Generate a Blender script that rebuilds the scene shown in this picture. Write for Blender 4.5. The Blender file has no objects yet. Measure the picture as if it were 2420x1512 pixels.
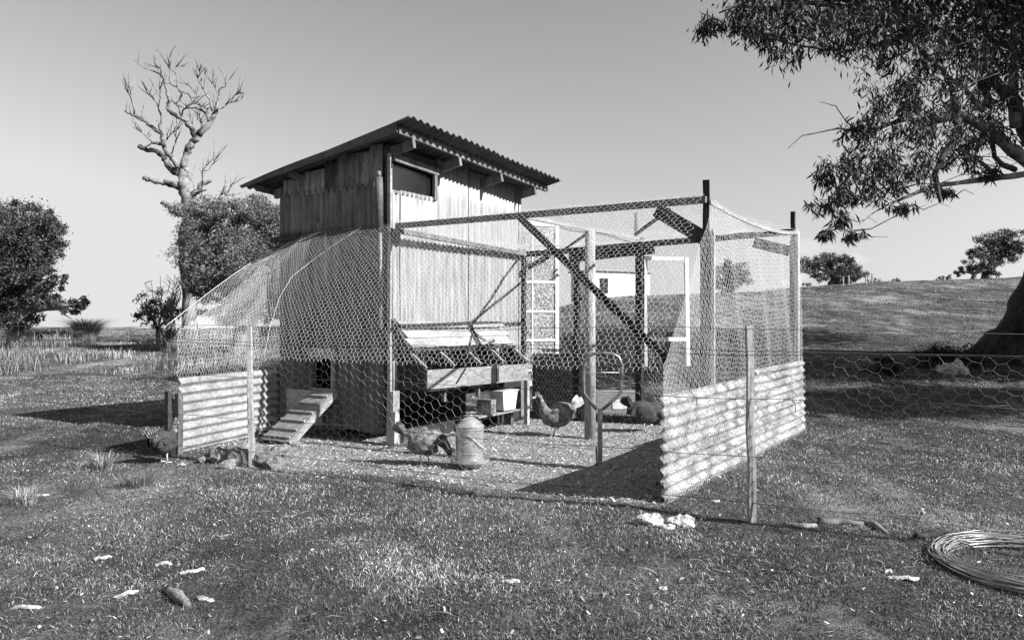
import bpy, math, random
import numpy as np
from mathutils import Vector, Matrix

random.seed(7)
rng = np.random.default_rng(7)
R = math.radians
scene = bpy.context.scene
COL = scene.collection

# ------------------------------------------------------------------ camera, light
EYE = 1.3
F, CX, CY = 1900.0, 1210.0, 755.0          # focal length and centre of a 2420 px wide picture
cam_d = bpy.data.cameras.new('camera')
cam = bpy.data.objects.new('camera', cam_d)
COL.objects.link(cam)
cam.location = (0, 0, EYE)
cam.rotation_euler = (R(90), 0, 0)
cam_d.sensor_width = 36
cam_d.lens = 36 * F / 2420
cam_d.clip_start = 0.1
cam_d.clip_end = 3000
scene.camera = cam

SUN = Vector((0.90, -0.435, 0.675)).normalized()
world = bpy.data.worlds.new('World')
scene.world = world
world.use_nodes = True
wn, wl = world.node_tree.nodes, world.node_tree.links
wn.clear()
sky = wn.new('ShaderNodeTexSky')
sky.sky_type = 'NISHITA'
sky.sun_disc = False
sky.sun_elevation = R(34)
sky.sun_rotation = math.atan2(SUN.x, SUN.y)
sky.air_density = 1.0
sky.dust_density = 2.4
sky.ozone_density = 1.0
sep = wn.new('ShaderNodeSeparateColor')      # black and white photograph: red-filtered grey sky
wl.new(sky.outputs[0], sep.inputs[0])
lr = wn.new('ShaderNodeMath'); lr.operation = 'MULTIPLY'; lr.inputs[1].default_value = 0.75; wl.new(sep.outputs[0], lr.inputs[0])
lg = wn.new('ShaderNodeMath'); lg.operation = 'MULTIPLY_ADD'; lg.inputs[1].default_value = 0.25; wl.new(sep.outputs[1], lg.inputs[0]); wl.new(lr.outputs[0], lg.inputs[2])
bg = wn.new('ShaderNodeBackground')
bg.inputs['Strength'].default_value = 0.083
wout = wn.new('ShaderNodeOutputWorld')
# small fair-weather clouds low over the hill
tc = wn.new('ShaderNodeTexCoord')
mp = wn.new('ShaderNodeMapping'); mp.inputs['Scale'].default_value = (5, 5, 14)
nz = wn.new('ShaderNodeTexNoise'); nz.inputs['Scale'].default_value = 1.3; nz.inputs['Detail'].default_value = 7; nz.inputs['Roughness'].default_value = 0.55
wl.new(tc.outputs['Generated'], mp.inputs[0]); wl.new(mp.outputs[0], nz.inputs['Vector'])
cr = wn.new('ShaderNodeMapRange'); cr.inputs[1].default_value = 0.60; cr.inputs[2].default_value = 0.72
wl.new(nz.outputs['Fac'], cr.inputs[0])
sx = wn.new('ShaderNodeSeparateXYZ'); wl.new(tc.outputs['Generated'], sx.inputs[0])
er = wn.new('ShaderNodeMapRange'); er.inputs[1].default_value = 0.04; er.inputs[2].default_value = 0.13; er.inputs[3].default_value = 1; er.inputs[4].default_value = 0
wl.new(sx.outputs['Z'], er.inputs[0])
mu = wn.new('ShaderNodeMath'); mu.operation = 'MULTIPLY'
wl.new(cr.outputs[0], mu.inputs[0]); wl.new(er.outputs[0], mu.inputs[1])
mx = wn.new('ShaderNodeMix'); mx.data_type = 'FLOAT'
mx.inputs['B'].default_value = 4.6
pw = wn.new('ShaderNodeMath'); pw.operation = 'POWER'; pw.inputs[1].default_value = 1.5
wl.new(lg.outputs[0], pw.inputs[0])
wl.new(mu.outputs[0], mx.inputs['Factor']); mn = wn.new('ShaderNodeMath'); mn.operation = 'MINIMUM'; mn.inputs[1].default_value = 3.6   # the film's shoulder
wl.new(pw.outputs[0], mn.inputs[0]); wl.new(mn.outputs[0], mx.inputs['A'])
tcv = wn.new('ShaderNodeTexCoord'); sv = wn.new('ShaderNodeSeparateXYZ'); wl.new(tcv.outputs['Generated'], sv.inputs[0])
z2 = wn.new('ShaderNodeMath'); z2.operation = 'MULTIPLY'; wl.new(sv.outputs['Z'], z2.inputs[0]); wl.new(sv.outputs['Z'], z2.inputs[1])
z3 = wn.new('ShaderNodeMath'); z3.operation = 'ADD'; z3.inputs[1].default_value = .05; wl.new(z2.outputs[0], z3.inputs[0])
z4 = wn.new('ShaderNodeMath'); z4.operation = 'SQRT'; wl.new(z3.outputs[0], z4.inputs[0])
cv = wn.new('ShaderNodeCombineXYZ'); wl.new(sv.outputs['X'], cv.inputs['X']); wl.new(sv.outputs['Y'], cv.inputs['Y']); wl.new(z4.outputs[0], cv.inputs['Z'])
nv = wn.new('ShaderNodeVectorMath'); nv.operation = 'NORMALIZE'; wl.new(cv.outputs[0], nv.inputs[0])
wl.new(nv.outputs[0], sky.inputs['Vector'])       # hazy horizon: the air low down stays as bright as a little higher up
wl.new(mx.outputs['Result'], bg.inputs['Color'])
wl.new(bg.outputs[0], wout.inputs[0])

sun_d = bpy.data.lights.new('sun', 'SUN')
sun_d.energy = 5.0
sun_d.angle = R(0.53)
sun_d.color = (1, 1, 1)
sun = bpy.data.objects.new('sun', sun_d)
COL.objects.link(sun)
sun.rotation_euler = SUN.to_track_quat('Z', 'Y').to_euler()

scene.view_settings.view_transform = 'Standard'
scene.view_settings.look = 'None'
scene.view_settings.exposure = 1.4
scene.view_settings.gamma = 1
scene.view_settings.use_curve_mapping = False
scene.render.film_transparent = False
try:
    scene.cycles.max_bounces = 5
    scene.cycles.diffuse_bounces = 2
    scene.cycles.glossy_bounces = 2
    scene.cycles.transparent_max_bounces = 6
except Exception:
    pass

# ------------------------------------------------------------------ helpers
def grey(v): return (v, v, v, 1)

def mat(name, lo, hi, scale=6.0, detail=6, stretch=(1, 1, 1), rough=0.85, bump=0.0, metal=0.0, rnd=0.0,
        fine=0.0, attr=None, p0=0.35, p1=0.65, spec=0.3, bscale=None):
    g = .8 if hi > .6 else .6
    lo, hi = lo * g, hi * g
    m = bpy.data.materials.new(name); m.use_nodes = True
    n, l = m.node_tree.nodes, m.node_tree.links
    b = n['Principled BSDF']
    b.inputs['Roughness'].default_value = rough
    b.inputs['Metallic'].default_value = metal
    b.inputs['Specular IOR Level'].default_value = spec
    t = n.new('ShaderNodeTexCoord')
    mpn = n.new('ShaderNodeMapping'); mpn.inputs['Scale'].default_value = stretch
    l.new(t.outputs['Object'], mpn.inputs[0])
    ns = n.new('ShaderNodeTexNoise'); ns.inputs['Scale'].default_value = scale; ns.inputs['Detail'].default_value = detail
    ns.inputs['Roughness'].default_value = 0.65
    l.new(mpn.outputs[0], ns.inputs['Vector'])
    mr = n.new('ShaderNodeMapRange')
    mr.inputs[1].default_value = p0; mr.inputs[2].default_value = p1
    mr.inputs[3].default_value = lo; mr.inputs[4].default_value = hi
    l.new(ns.outputs['Fac'], mr.inputs[0])
    cur = mr.outputs[0]
    def mul(a, bsock):
        k = n.new('ShaderNodeMath'); k.operation = 'MULTIPLY'; l.new(a, k.inputs[0]); l.new(bsock, k.inputs[1]); return k.outputs[0]
    if fine:
        n2 = n.new('ShaderNodeTexNoise'); n2.inputs['Scale'].default_value = scale * 9; n2.inputs['Detail'].default_value = 3
        l.new(mpn.outputs[0], n2.inputs['Vector'])
        m2 = n.new('ShaderNodeMapRange'); m2.inputs[1].default_value = 0.3; m2.inputs[2].default_value = 0.7
        m2.inputs[3].default_value = 1 - fine; m2.inputs[4].default_value = 1 + fine
        l.new(n2.outputs['Fac'], m2.inputs[0]); cur = mul(cur, m2.outputs[0])
    if rnd:
        oi = n.new('ShaderNodeObjectInfo')
        m3 = n.new('ShaderNodeMapRange'); m3.inputs[3].default_value = 1 - rnd; m3.inputs[4].default_value = 1 + rnd
        l.new(oi.outputs['Random'], m3.inputs[0]); cur = mul(cur, m3.outputs[0])
    if attr:
        at_ = n.new('ShaderNodeAttribute'); at_.attribute_name = attr
        cur = mul(cur, at_.outputs['Fac'])
    l.new(cur, b.inputs['Base Color'])
    if bump:
        bp = n.new('ShaderNodeBump'); bp.inputs['Strength'].default_value = bump; bp.inputs['Distance'].default_value = 0.02
        if bscale:
            n4 = n.new('ShaderNodeTexNoise'); n4.inputs['Scale'].default_value = bscale; n4.inputs['Detail'].default_value = 4
            l.new(mpn.outputs[0], n4.inputs['Vector']); l.new(n4.outputs['Fac'], bp.inputs['Height'])
        else:
            l.new(ns.outputs['Fac'], bp.inputs['Height'])
        l.new(bp.outputs[0], b.inputs['Normal'])
    return m

M = {}
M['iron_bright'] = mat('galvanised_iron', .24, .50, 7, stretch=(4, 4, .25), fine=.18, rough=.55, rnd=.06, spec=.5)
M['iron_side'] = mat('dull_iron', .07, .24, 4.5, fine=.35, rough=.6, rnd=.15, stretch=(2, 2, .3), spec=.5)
M['iron_roof'] = mat('roof_iron', .07, .18, 3, fine=.2, rough=.7, rnd=.1)
M['iron_pen'] = mat('pale_iron', .28, .50, 5, fine=.15, rough=.6)
M['iron_old'] = mat('weathered_iron', .12, .42, 5, fine=.22, rough=.6, p0=.4, p1=.6)
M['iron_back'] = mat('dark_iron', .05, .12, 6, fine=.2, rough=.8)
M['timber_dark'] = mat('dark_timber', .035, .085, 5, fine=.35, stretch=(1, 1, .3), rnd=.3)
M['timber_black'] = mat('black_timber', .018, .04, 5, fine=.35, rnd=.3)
M['timber_grey'] = mat('grey_timber', .10, .24, 6, fine=.4, stretch=(1, 1, .25), rnd=.25, bump=.3)
M['plank_v'] = mat('weathered_plank', .09, .36, 7, fine=.5, stretch=(3, 3, .35), rnd=.65, bump=.3)
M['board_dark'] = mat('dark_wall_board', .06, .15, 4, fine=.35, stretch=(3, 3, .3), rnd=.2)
M['timber_pale'] = mat('pale_timber', .27, .44, 5, fine=.25, stretch=(.3, .3, 1), rnd=.12, bump=.2)
M['timber_post'] = mat('pale_post', .28, .58, 8, fine=.35, stretch=(1, 1, .12), rnd=.1, bump=.4)
M['paint_white'] = mat('white_paint', .52, .64, 4, fine=.06, rough=.5)
M['wire'] = mat('galvanised_wire', .62, .72, 5, rough=.4, spec=.6)
M['wire_fence'] = mat('dull_galvanised_wire', .38, .5, 5, rough=.35, spec=.6)
M['wire_dark'] = mat('old_wire', .08, .16, 5, rough=.7)
M['steel'] = mat('galvanised_steel', .28, .55, 8, fine=.2, rough=.27, metal=.85, spec=.5)
M['drum'] = mat('feeder_zinc', .42, .7, 9, fine=.2, rough=.3, metal=.65, spec=.5)
M['coil'] = mat('new_wire', .2, .55, 9, rough=.4, metal=.2, spec=.6)
M['pipe'] = mat('steel_pipe', .2, .45, 10, fine=.2, rough=.3, metal=.7)
M['glass_obscure'] = mat('obscure_glass', .05, .5, 55, detail=3, rough=.12, spec=.6, p0=.42, p1=.6, bump=.5, fine=0)
M['glass_dark'] = mat('dark_glass', .01, .02, 3, rough=.08, spec=.6)
M['net_dark'] = mat('interior_dark', .02, .03, 3)
M['carton'] = mat('cardboard', .3, .38, 5, rough=.9)
M['label'] = mat('paper_label', .7, .78, 5)
M['plaster'] = mat('white_wall', .66, .78, 2, fine=.05)
M['rock'] = mat('fieldstone', .12, .34, 9, fine=.35, bump=.6, rnd=.25)
M['rock_pale'] = mat('pale_stone', .12, .75, 22, fine=.5, bump=1.0)
M['bark'] = mat('gum_bark', .008, .07, 4, fine=.7, stretch=(1.6, 1.6, .3), bump=1.0)
M['limb'] = mat('smooth_gum_limb', .08, .34, 3, fine=.25, stretch=(1, 1, .6), bump=.3)
M['limb_dark'] = mat('dark_gum_limb', .03, .09, 3, fine=.3, bump=.4)
M['deadwood'] = mat('bleached_deadwood', .035, .30, 1.6, fine=.3, bump=.5, p0=.42, p1=.58)
M['twig'] = mat('twig', .10, .2, 3)
M['litter'] = mat('bark_litter', .45, .8, 20, attr='tone')
M['grass'] = mat('grass_blade', .6, .95, 1.2, detail=4, rough=.6, attr='tone', spec=.35)
M['log'] = mat('fallen_wood', .08, .32, 9, fine=.5, bump=.8, stretch=(1, 1, 1))
M['feather'] = mat('mottled_feather', .05, .3, 26, fine=.4, bump=.5, p0=.42, p1=.6)
M['feather_grey'] = mat('grey_feather', .10, .34, 22, fine=.4, bump=.5, p0=.42, p1=.6)
M['feather_dark'] = mat('dark_feather', .02, .09, 24, fine=.4, bump=.4)
M['feather_pale'] = mat('pale_feather', .5, .75, 20, fine=.2, bump=.3)
M['shank'] = mat('hen_leg', .5, .65, 20)
M['comb'] = mat('comb', .14, .2, 20)
M['eye'] = mat('eye', .01, .015, 20, rough=.2)
M['flake'] = mat('pale_bark', .10, .62, 30, fine=.5, bump=.6)
M['stone_dust'] = mat('soil', .2, .35, 20)

def leaf_mat(name, lo, hi, tr=0.35):
    m = bpy.data.materials.new(name); m.use_nodes = True
    n, l = m.node_tree.nodes, m.node_tree.links
    n.clear()
    o = n.new('ShaderNodeOutputMaterial')
    a = n.new('ShaderNodeAttribute'); a.attribute_name = 'tone'
    mr = n.new('ShaderNodeMapRange'); mr.inputs[3].default_value = lo; mr.inputs[4].default_value = hi
    l.new(a.outputs['Fac'], mr.inputs[0])
    d = n.new('ShaderNodeBsdfPrincipled'); d.inputs['Roughness'].default_value = .45; d.inputs['Specular IOR Level'].default_value = .4
    t = n.new('ShaderNodeBsdfTranslucent')
    l.new(mr.outputs[0], d.inputs['Base Color']); l.new(mr.outputs[0], t.inputs['Color'])
    mxs = n.new('ShaderNodeMixShader'); mxs.inputs[0].default_value = tr
    d.inputs['Specular IOR Level'].default_value = .25; d.inputs['Roughness'].default_value = .6; l.new(d.outputs[0], mxs.inputs[1]); l.new(t.outputs[0], mxs.inputs[2])
    l.new(mxs.outputs[0], o.inputs[0])
    return m
M['leaf_gum'] = leaf_mat('gum_leaf', .012, .055, .15)
M['leaf_tree'] = leaf_mat('wattle_leaf', .04, .21, .25)
M['leaf_far'] = leaf_mat('distant_leaf', .02, .09, .2)
M['leaf_bush'] = leaf_mat('bush_leaf', .008, .03, .1)

def props(o, label=None, cat=None, group=None, kind=None):
    if label: o['label'] = label
    if cat: o['category'] = cat
    if group: o['group'] = group
    if kind: o['kind'] = kind
    return o

def link(name, me, m=None, parent=None, smooth=False, **k):
    if m is not None and not me.materials: me.materials.append(m)
    if smooth: me.polygons.foreach_set('use_smooth', np.ones(len(me.polygons), bool))
    o = bpy.data.objects.new(name, me); COL.objects.link(o)
    if parent is not None: o.parent = parent
    return props(o, **k)

def empty(name, loc, rz=0, **k):
    o = bpy.data.objects.new(name, None); COL.objects.link(o)
    o.location = loc; o.rotation_euler = (0, 0, rz); o.empty_display_size = .1
    return props(o, **k)

def np_mesh(name, V, quads=None, tris=None, tone=None):
    me = bpy.data.meshes.new(name)
    V = np.asarray(V, np.float32).reshape(-1, 3)
    q = np.zeros((0, 4), np.int32) if quads is None else np.asarray(quads, np.int32).reshape(-1, 4)
    t = np.zeros((0, 3), np.int32) if tris is None else np.asarray(tris, np.int32).reshape(-1, 3)
    me.vertices.add(len(V)); me.vertices.foreach_set('co', V.ravel())
    me.loops.add(q.size + t.size)
    me.loops.foreach_set('vertex_index', np.concatenate([q.ravel(), t.ravel()]))
    me.polygons.add(len(q) + len(t))
    st = np.concatenate([np.arange(len(q)) * 4, q.size + np.arange(len(t)) * 3]).astype(np.int32)
    me.polygons.foreach_set('loop_start', st)
    if tone is not None:
        a = me.attributes.new('tone', 'FLOAT', 'POINT'); a.data.foreach_set('value', np.asarray(tone, np.float32))
    me.update(calc_edges=True)
    return me

class MB:
    def __init__(s): s.v = []; s.f = []
    def add(s, vs, fs):
        b = len(s.v); s.v += [tuple(p) for p in vs]; s.f += [tuple(i + b for i in f) for f in fs]; return s
    def box(s, lo, hi):
        (x0, y0, z0), (x1, y1, z1) = lo, hi
        return s.add([(x0, y0, z0), (x1, y0, z0), (x1, y1, z0), (x0, y1, z0), (x0, y0, z1), (x1, y0, z1), (x1, y1, z1), (x0, y1, z1)],
                     [(3, 2, 1, 0), (4, 5, 6, 7), (0, 1, 5, 4), (1, 2, 6, 5), (2, 3, 7, 6), (3, 0, 4, 7)])
    def beam(s, p, q, w, h, up=(0, 0, 1), w2=None, h2=None, j=.004, seg=3):
        """squared timber from p to q: w across, h along up; sawn a little unevenly"""
        p, q, up = Vector(p), Vector(q), Vector(up)
        d = (q - p).normalized(); sd = d.cross(up)
        if sd.length < 1e-4: sd = d.cross(Vector((1, 0, 0)))
        sd.normalize(); un = sd.cross(d).normalized()
        vs = []; fs = []
        for i in range(seg + 1):
            t = i / seg; c = p.lerp(q, t)
            if 0 < i < seg: c = c + sd * random.uniform(-j, j) + un * random.uniform(-j, j)
            ww = w + ((w2 or w) - w) * t; hh = h + ((h2 or h) - h) * t
            for a, b in ((-1, -1), (1, -1), (1, 1), (-1, 1)):
                vs.append(c + sd * a * ww / 2 + un * b * hh / 2)
            if i:
                o = (i - 1) * 4
                for k in range(4): fs.append((o + k, o + (k + 1) % 4, o + 4 + (k + 1) % 4, o + 4 + k))
        fs.append((3, 2, 1, 0)); o = seg * 4; fs.append((o, o + 1, o + 2, o + 3))
        return s.add(vs, fs)
    def tube(s, pts, rad, n=8, cap=True):
        pts = [Vector(p) for p in pts]
        if not hasattr(rad, '__len__'): rad = [rad] * len(pts)
        vs = []; fs = []; prev = None
        for i, p in enumerate(pts):
            a = pts[max(i - 1, 0)]; b = pts[min(i + 1, len(pts) - 1)]
            d = (b - a)
            d = d.normalized() if d.length > 1e-9 else Vector((0, 0, 1))
            if prev is None:
                x = d.cross(Vector((0, 0, 1)))
                if x.length < .1: x = d.cross(Vector((1, 0, 0)))
            else:
                x = prev - d * prev.dot(d)
            x.normalize(); prev = x; y = d.cross(x)
            for k in range(n):
                an = 2 * math.pi * k / n
                vs.append(p + (x * math.cos(an) + y * math.sin(an)) * rad[i])
            if i:
                o = (i - 1) * n
                for k in range(n): fs.append((o + k, o + (k + 1) % n, o + n + (k + 1) % n, o + n + k))
        if cap:
            fs.append(tuple(reversed(range(n)))); o = (len(pts) - 1) * n; fs.append(tuple(range(o, o + n)))
        return s.add(vs, fs)
    def lathe(s, prof, n=28, c=(0, 0, 0)):
        vs = []; fs = []
        for r, z in prof:
            for k in range(n):
                a = 2 * math.pi * k / n; vs.append((c[0] + r * math.cos(a), c[1] + r * math.sin(a), c[2] + z))
        for i in range(len(prof) - 1):
            for k in range(n): fs.append((i * n + k, i * n + (k + 1) % n, (i + 1) * n + (k + 1) % n, (i + 1) * n + k))
        return s.add(vs, fs)
    def blob(s, c, r, n=10, m=7, rough=.15, seed=0):
        rr = random.Random(seed); vs = []; fs = []
        ph = [rr.uniform(0, 6.28) for _ in range(6)]
        for i in range(m + 1):
            th = math.pi * i / m
            for k in range(n):
                a = 2 * math.pi * k / n
                q = 1 + rough * (math.sin(2 * a + ph[0]) * math.sin(2 * th + ph[1]) + .7 * math.sin(3 * a + ph[2] + 2 * th) + .5 * math.sin(5 * a + ph[3]) * math.sin(4 * th + ph[4]))
                if i in (0, m): q = 1
                vs.append((c[0] + r[0] * q * math.sin(th) * math.cos(a), c[1] + r[1] * q * math.sin(th) * math.sin(a), c[2] + r[2] * q * math.cos(th)))
        for i in range(m):
            for k in range(n): fs.append((i * n + k, (i + 1) * n + k, (i + 1) * n + (k + 1) % n, i * n + (k + 1) % n))
        return s.add(vs, fs)
    def build(s, name, m, parent=None, smooth=False, **k):
        me = bpy.data.meshes.new(name); me.from_pydata(s.v, [], s.f); me.update()
        return link(name, me, m, parent, smooth, **k)

# ------------------------------------------------------------------ terrain
EQ = np.array([-1.5, -.6, -.37, -.25, 0, .06, .082, .126, .171, .297, .353, .468, .626, 1.2])
EV = np.array([-.012, -.010, -.0105, -.0095, 0, .0155, .021, .028, .030, .035, .0395, .047, .053, .06])
LU = Vector((.85, -.527)); LU.normalize(); LV = Vector((.527, .85)); LV.normalize()
A0 = Vector((-1.28, 8.37))
def hz(x, y):
    x = np.asarray(x, float); y = np.asarray(y, float)
    q = np.clip(x / np.maximum(y, 4.0), -1.4, 1.15)
    e = np.interp(q, EQ, EV)
    zc = EYE + e * 45
    t = np.clip((y - 10.2) / 34.8, 0, 1)
    z = zc * t * t / (t + .08) * 1.08
    far = np.clip(y - 45, 0, None)
    z = z + far * (e - .006) - .0
    amp = np.clip((y - 11) / 12, 0, 1)
    z = z + amp * (.06 * np.sin(x * .9 + 1.3 * np.sin(y * .4)) * np.sin(y * .7 + .5 * x) + .03 * np.sin(2.3 * x + y) * np.sin(1.9 * y))
    near = .012 * np.sin(x * 2.1 + .7 * np.sin(y * 1.7)) * np.sin(y * 2.4 + .4) + .007 * np.sin(5.1 * x + 1.1 * y) * np.sin(4.3 * y - x)
    z = z + near * np.where(y < 6.5, 1.6, .7)
    # spoil heaped along the wire at the left pen
    z = z + .07 * np.exp(-(((x + 2.35) / .55) ** 2 + ((y - 7.75) / .35) ** 2))
    return z
def hg(x, y): return float(hz(x, y))
def gp(px, py, lift=0):
    """the point of the ground that lies in one direction from the eye"""
    dx, dz = (px - CX) / F, -(py - CY) / F
    y = 2.5
    while y < 300:
        if EYE + dz * y <= hg(dx * y, y): break
        y += .02 + y * .002
    return Vector((dx * y, y, hg(dx * y, y) + lift))
def at(px, py, y): return Vector(((px - CX) / F * y, y, EYE - (py - CY) / F * y))
def loc(p):
    """world -> coop coordinates (u along the front, v along the nest-box wall)"""
    d = Vector((p[0], p[1])) - A0
    return Vector((d.dot(LU), d.dot(LV), p[2] if len(p) > 2 else 0))
def wor(u, v, z=0):
    d = A0 + LU * u + LV * v
    return Vector((d.x, d.y, z))
ROT = math.atan2(LU.y, LU.x)
def u_at(px, v=0):
    k = (px - CX) / F
    return (k * (A0.y + LV.y * v) - A0.x - LV.x * v) / (LU.x - k * LU.y)
def v_at(px, u=0):
    k = (px - CX) / F
    return (k * (A0.y + LU.y * u) - A0.x - LU.x * u) / (LV.x - k * LV.y)

def axis(segs):
    out = []
    for a, b, st in segs: out += list(np.arange(a, b, st))
    return np.array(out + [segs[-1][1]])
ys = axis([(-60, 0, 6), (0, 3, .3), (3, 13, .07), (13, 24, .2), (24, 60, .6), (60, 200, 5), (200, 900, 50)])
xs = axis([(-700, -200, 50), (-200, -40, 8), (-40, -12, .8), (-12, -6, .25), (-6, 6, .07), (6, 12, .2), (12, 40, .8), (40, 200, 8), (200, 700, 50)])
X, Y = np.meshgrid(xs, ys)
Z = hz(X, Y)
fine = (Y < 14) & (abs(X) < 9)
Z = Z + np.where(fine, rng.normal(0, .004, Z.shape), 0)
V = np.stack([X, Y, Z], -1).reshape(-1, 3)
nx, ny = len(xs), len(ys)
ii = (np.arange(ny - 1)[:, None] * nx + np.arange(nx - 1)[None, :]).ravel()
quads = np.stack([ii, ii + 1, ii + 1 + nx, ii + nx], -1)
def fence_y(x): return 5.95 - .52 * x
def bare(x, y):
    """how trodden the ground is: the floor of the yard is bare and littered"""
    ux = (x - A0.x) * LU.x + (y - A0.y) * LU.y
    vx = (x - A0.x) * LV.x + (y - A0.y) * LV.y
    wob = .12 * np.sin(x * 3 + 2 * np.sin(y * 2)) + .08 * np.sin(y * 7 + x * 4)
    a = np.clip((y - fence_y(x) + .12 + wob) / .25, 0, 1) * np.clip((3.5 - ux) / .2, 0, 1) * np.clip((3.6 - vx + wob) / .4, 0, 1) * np.clip((x + 3.3 + wob) / .5, 0, 1)
    return a
tone = bare(X, Y).ravel()
gm = bpy.data.materials.new('ground_soil_and_turf'); gm.use_nodes = True
n, l = gm.node_tree.nodes, gm.node_tree.links
b = n['Principled BSDF']; b.inputs['Roughness'].default_value = .95; b.inputs['Specular IOR Level'].default_value = .15
t = n.new('ShaderNodeTexCoord')
def noise(sc, det=6, ro=.65, st=(1, 1, 1)):
    m_ = n.new('ShaderNodeMapping'); m_.inputs['Scale'].default_value = st; l.new(t.outputs['Object'], m_.inputs[0])
    q = n.new('ShaderNodeTexNoise'); q.inputs['Scale'].default_value = sc; q.inputs['Detail'].default_value = det; q.inputs['Roughness'].default_value = ro
    l.new(m_.outputs[0], q.inputs['Vector']); return q.outputs['Fac']
def mrange(s, a, b_, c, d):
    q = n.new('ShaderNodeMapRange'); q.inputs[1].default_value = a; q.inputs[2].default_value = b_; q.inputs[3].default_value = c; q.inputs[4].default_value = d
    l.new(s, q.inputs[0]); return q.outputs[0]
def mth(op, a, b_):
    q = n.new('ShaderNodeMath'); q.operation = op
    for i, s in enumerate((a, b_)):
        if isinstance(s, (int, float)): q.inputs[i].default_value = s
        else: l.new(s, q.inputs[i])
    return q.outputs[0]
big = mrange(noise(.28, 5, .6, (1, .55, 1)), .38, .62, .55, 1.35)
med = mrange(noise(2.2, 6, .7, (1, .6, 1)), .35, .65, .5, 1.5)
small = mrange(noise(75, 5, .85), .42, .60, .25, 2.2)
dry = mrange(noise(.8, 8, .75, (1, .35, 1)), .50, .66, 0, .26)
turf = mth('MULTIPLY', mth('MULTIPLY', mth('MULTIPLY', big, med), small), .085)
turf = mth('MULTIPLY', mth('ADD', turf, dry), .6)
chips = mth('MULTIPLY', mrange(noise(60, 4, .8), .36, .64, .04, .36), mrange(noise(3, 4), .35, .65, .75, 1.2))
ba = n.new('ShaderNodeAttribute'); ba.attribute_name = 'tone'
mxn = n.new('ShaderNodeMix'); mxn.data_type = 'FLOAT'
l.new(ba.outputs['Fac'], mxn.inputs['Factor']); l.new(turf, mxn.inputs['A']); l.new(chips, mxn.inputs['B'])
l.new(mxn.outputs['Result'], b.inputs['Base Color'])
bp = n.new('ShaderNodeBump'); bp.inputs['Strength'].default_value = .8; bp.inputs['Distance'].default_value = .03
l.new(noise(30, 6, .8), bp.inputs['Height']); l.new(bp.outputs[0], b.inputs['Normal'])
link('ground', np_mesh('ground', V, quads, tone=tone), gm, smooth=True, kind='structure')

# ------------------------------------------------------------------ wire netting
def netting(name, fn, sx_, sy_, cell, rad, m, parent, flat=True, seed=1, jit=.18, keep=None, label=None):
    """hexagonal netting of real wires: fn(a, b) maps metres along and across the roll to a point"""
    r_ = np.random.default_rng(seed)
    w = cell                      # distance between opposite twisted sides
    hgt = cell * .60              # row step
    tw = cell * .30               # half length of a twist
    E = []
    if flat:                      # twists run along a
        na, nb = int(sx_ / (hgt * 1.5)) + 1, int(sy_ / w) + 1
        for i in range(na):
            a = i * hgt * 1.5; off = (i % 2) * w / 2
            for j in range(nb + 1):
                bb = j * w + off
                E.append((a, bb, a + tw * 1.7, bb, 1))
                a2 = a + hgt * 1.5
                E.append((a + tw * 1.7, bb, a2, bb + w / 2, 0)); E.append((a + tw * 1.7, bb, a2, bb - w / 2, 0))
    else:
        na, nb = int(sx_ / w) + 1, int(sy_ / (hgt * 1.5)) + 1
        for j in range(nb):
            bb = j * hgt * 1.5; off = (j % 2) * w / 2
            for i in range(na + 1):
                a = i * w + off
                E.append((a, bb, a, bb + tw * 1.7, 1))
                b2 = bb + hgt * 1.5
                E.append((a, bb + tw * 1.7, a + w / 2, b2, 0)); E.append((a, bb + tw * 1.7, a - w / 2, b2, 0))
    E = np.array(E)
    ok = (E[:, 0] >= -1e-6) & (E[:, 2] >= -1e-6) & (E[:, 0] <= sx_) & (E[:, 2] <= sx_) & (E[:, 1] >= -1e-6) & (E[:, 3] >= -1e-6) & (E[:, 1] <= sy_) & (E[:, 3] <= sy_)
    E = E[ok]
    def jitter(a, b):
        return a + jit * cell * np.sin(a * 37.1 + b * 23.7 + seed) * np.cos(b * 41.3 - a * 11.1), b + jit * cell * np.sin(a * 29.3 - b * 31.9 + 2 * seed)
    a1, b1 = jitter(E[:, 0], E[:, 1]); a2, b2 = jitter(E[:, 2], E[:, 3])
    P, Q = fn(a1, b1), fn(a2, b2)
    if keep is not None:
        k = keep(P) & keep(Q); P, Q, E = P[k], Q[k], E[k]
    rad = np.where(E[:, 4] > .5, rad * 1.35, rad)[:, None]
    D = Q - P; L = np.linalg.norm(D, axis=1, keepdims=True); D = D / np.maximum(L, 1e-6)
    ref = np.tile(np.array([[.31, .17, .93]]), (len(D), 1))
    Xv = np.cross(D, ref); Xv /= np.linalg.norm(Xv, axis=1, keepdims=True); Yv = np.cross(D, Xv)
    ring = []
    for k in range(3):
        an = 2 * math.pi * k / 3
        o = (Xv * math.cos(an) + Yv * math.sin(an)) * rad
        ring.append(P - D * rad * .6 + o)
    for k in range(3):
        an = 2 * math.pi * k / 3
        o = (Xv * math.cos(an) + Yv * math.sin(an)) * rad
        ring.append(Q + D * rad * .6 + o)
    V = np.stack(ring, 1).reshape(-1, 3)
    base = (np.arange(len(P)) * 6)[:, None]
    q = np.concatenate([base + np.array([[0, 1, 4, 3]]), base + np.array([[1, 2, 5, 4]]), base + np.array([[2, 0, 3, 5]])], 0)
    return link(name, np_mesh(name, V, q), m, parent, label=label)

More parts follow.
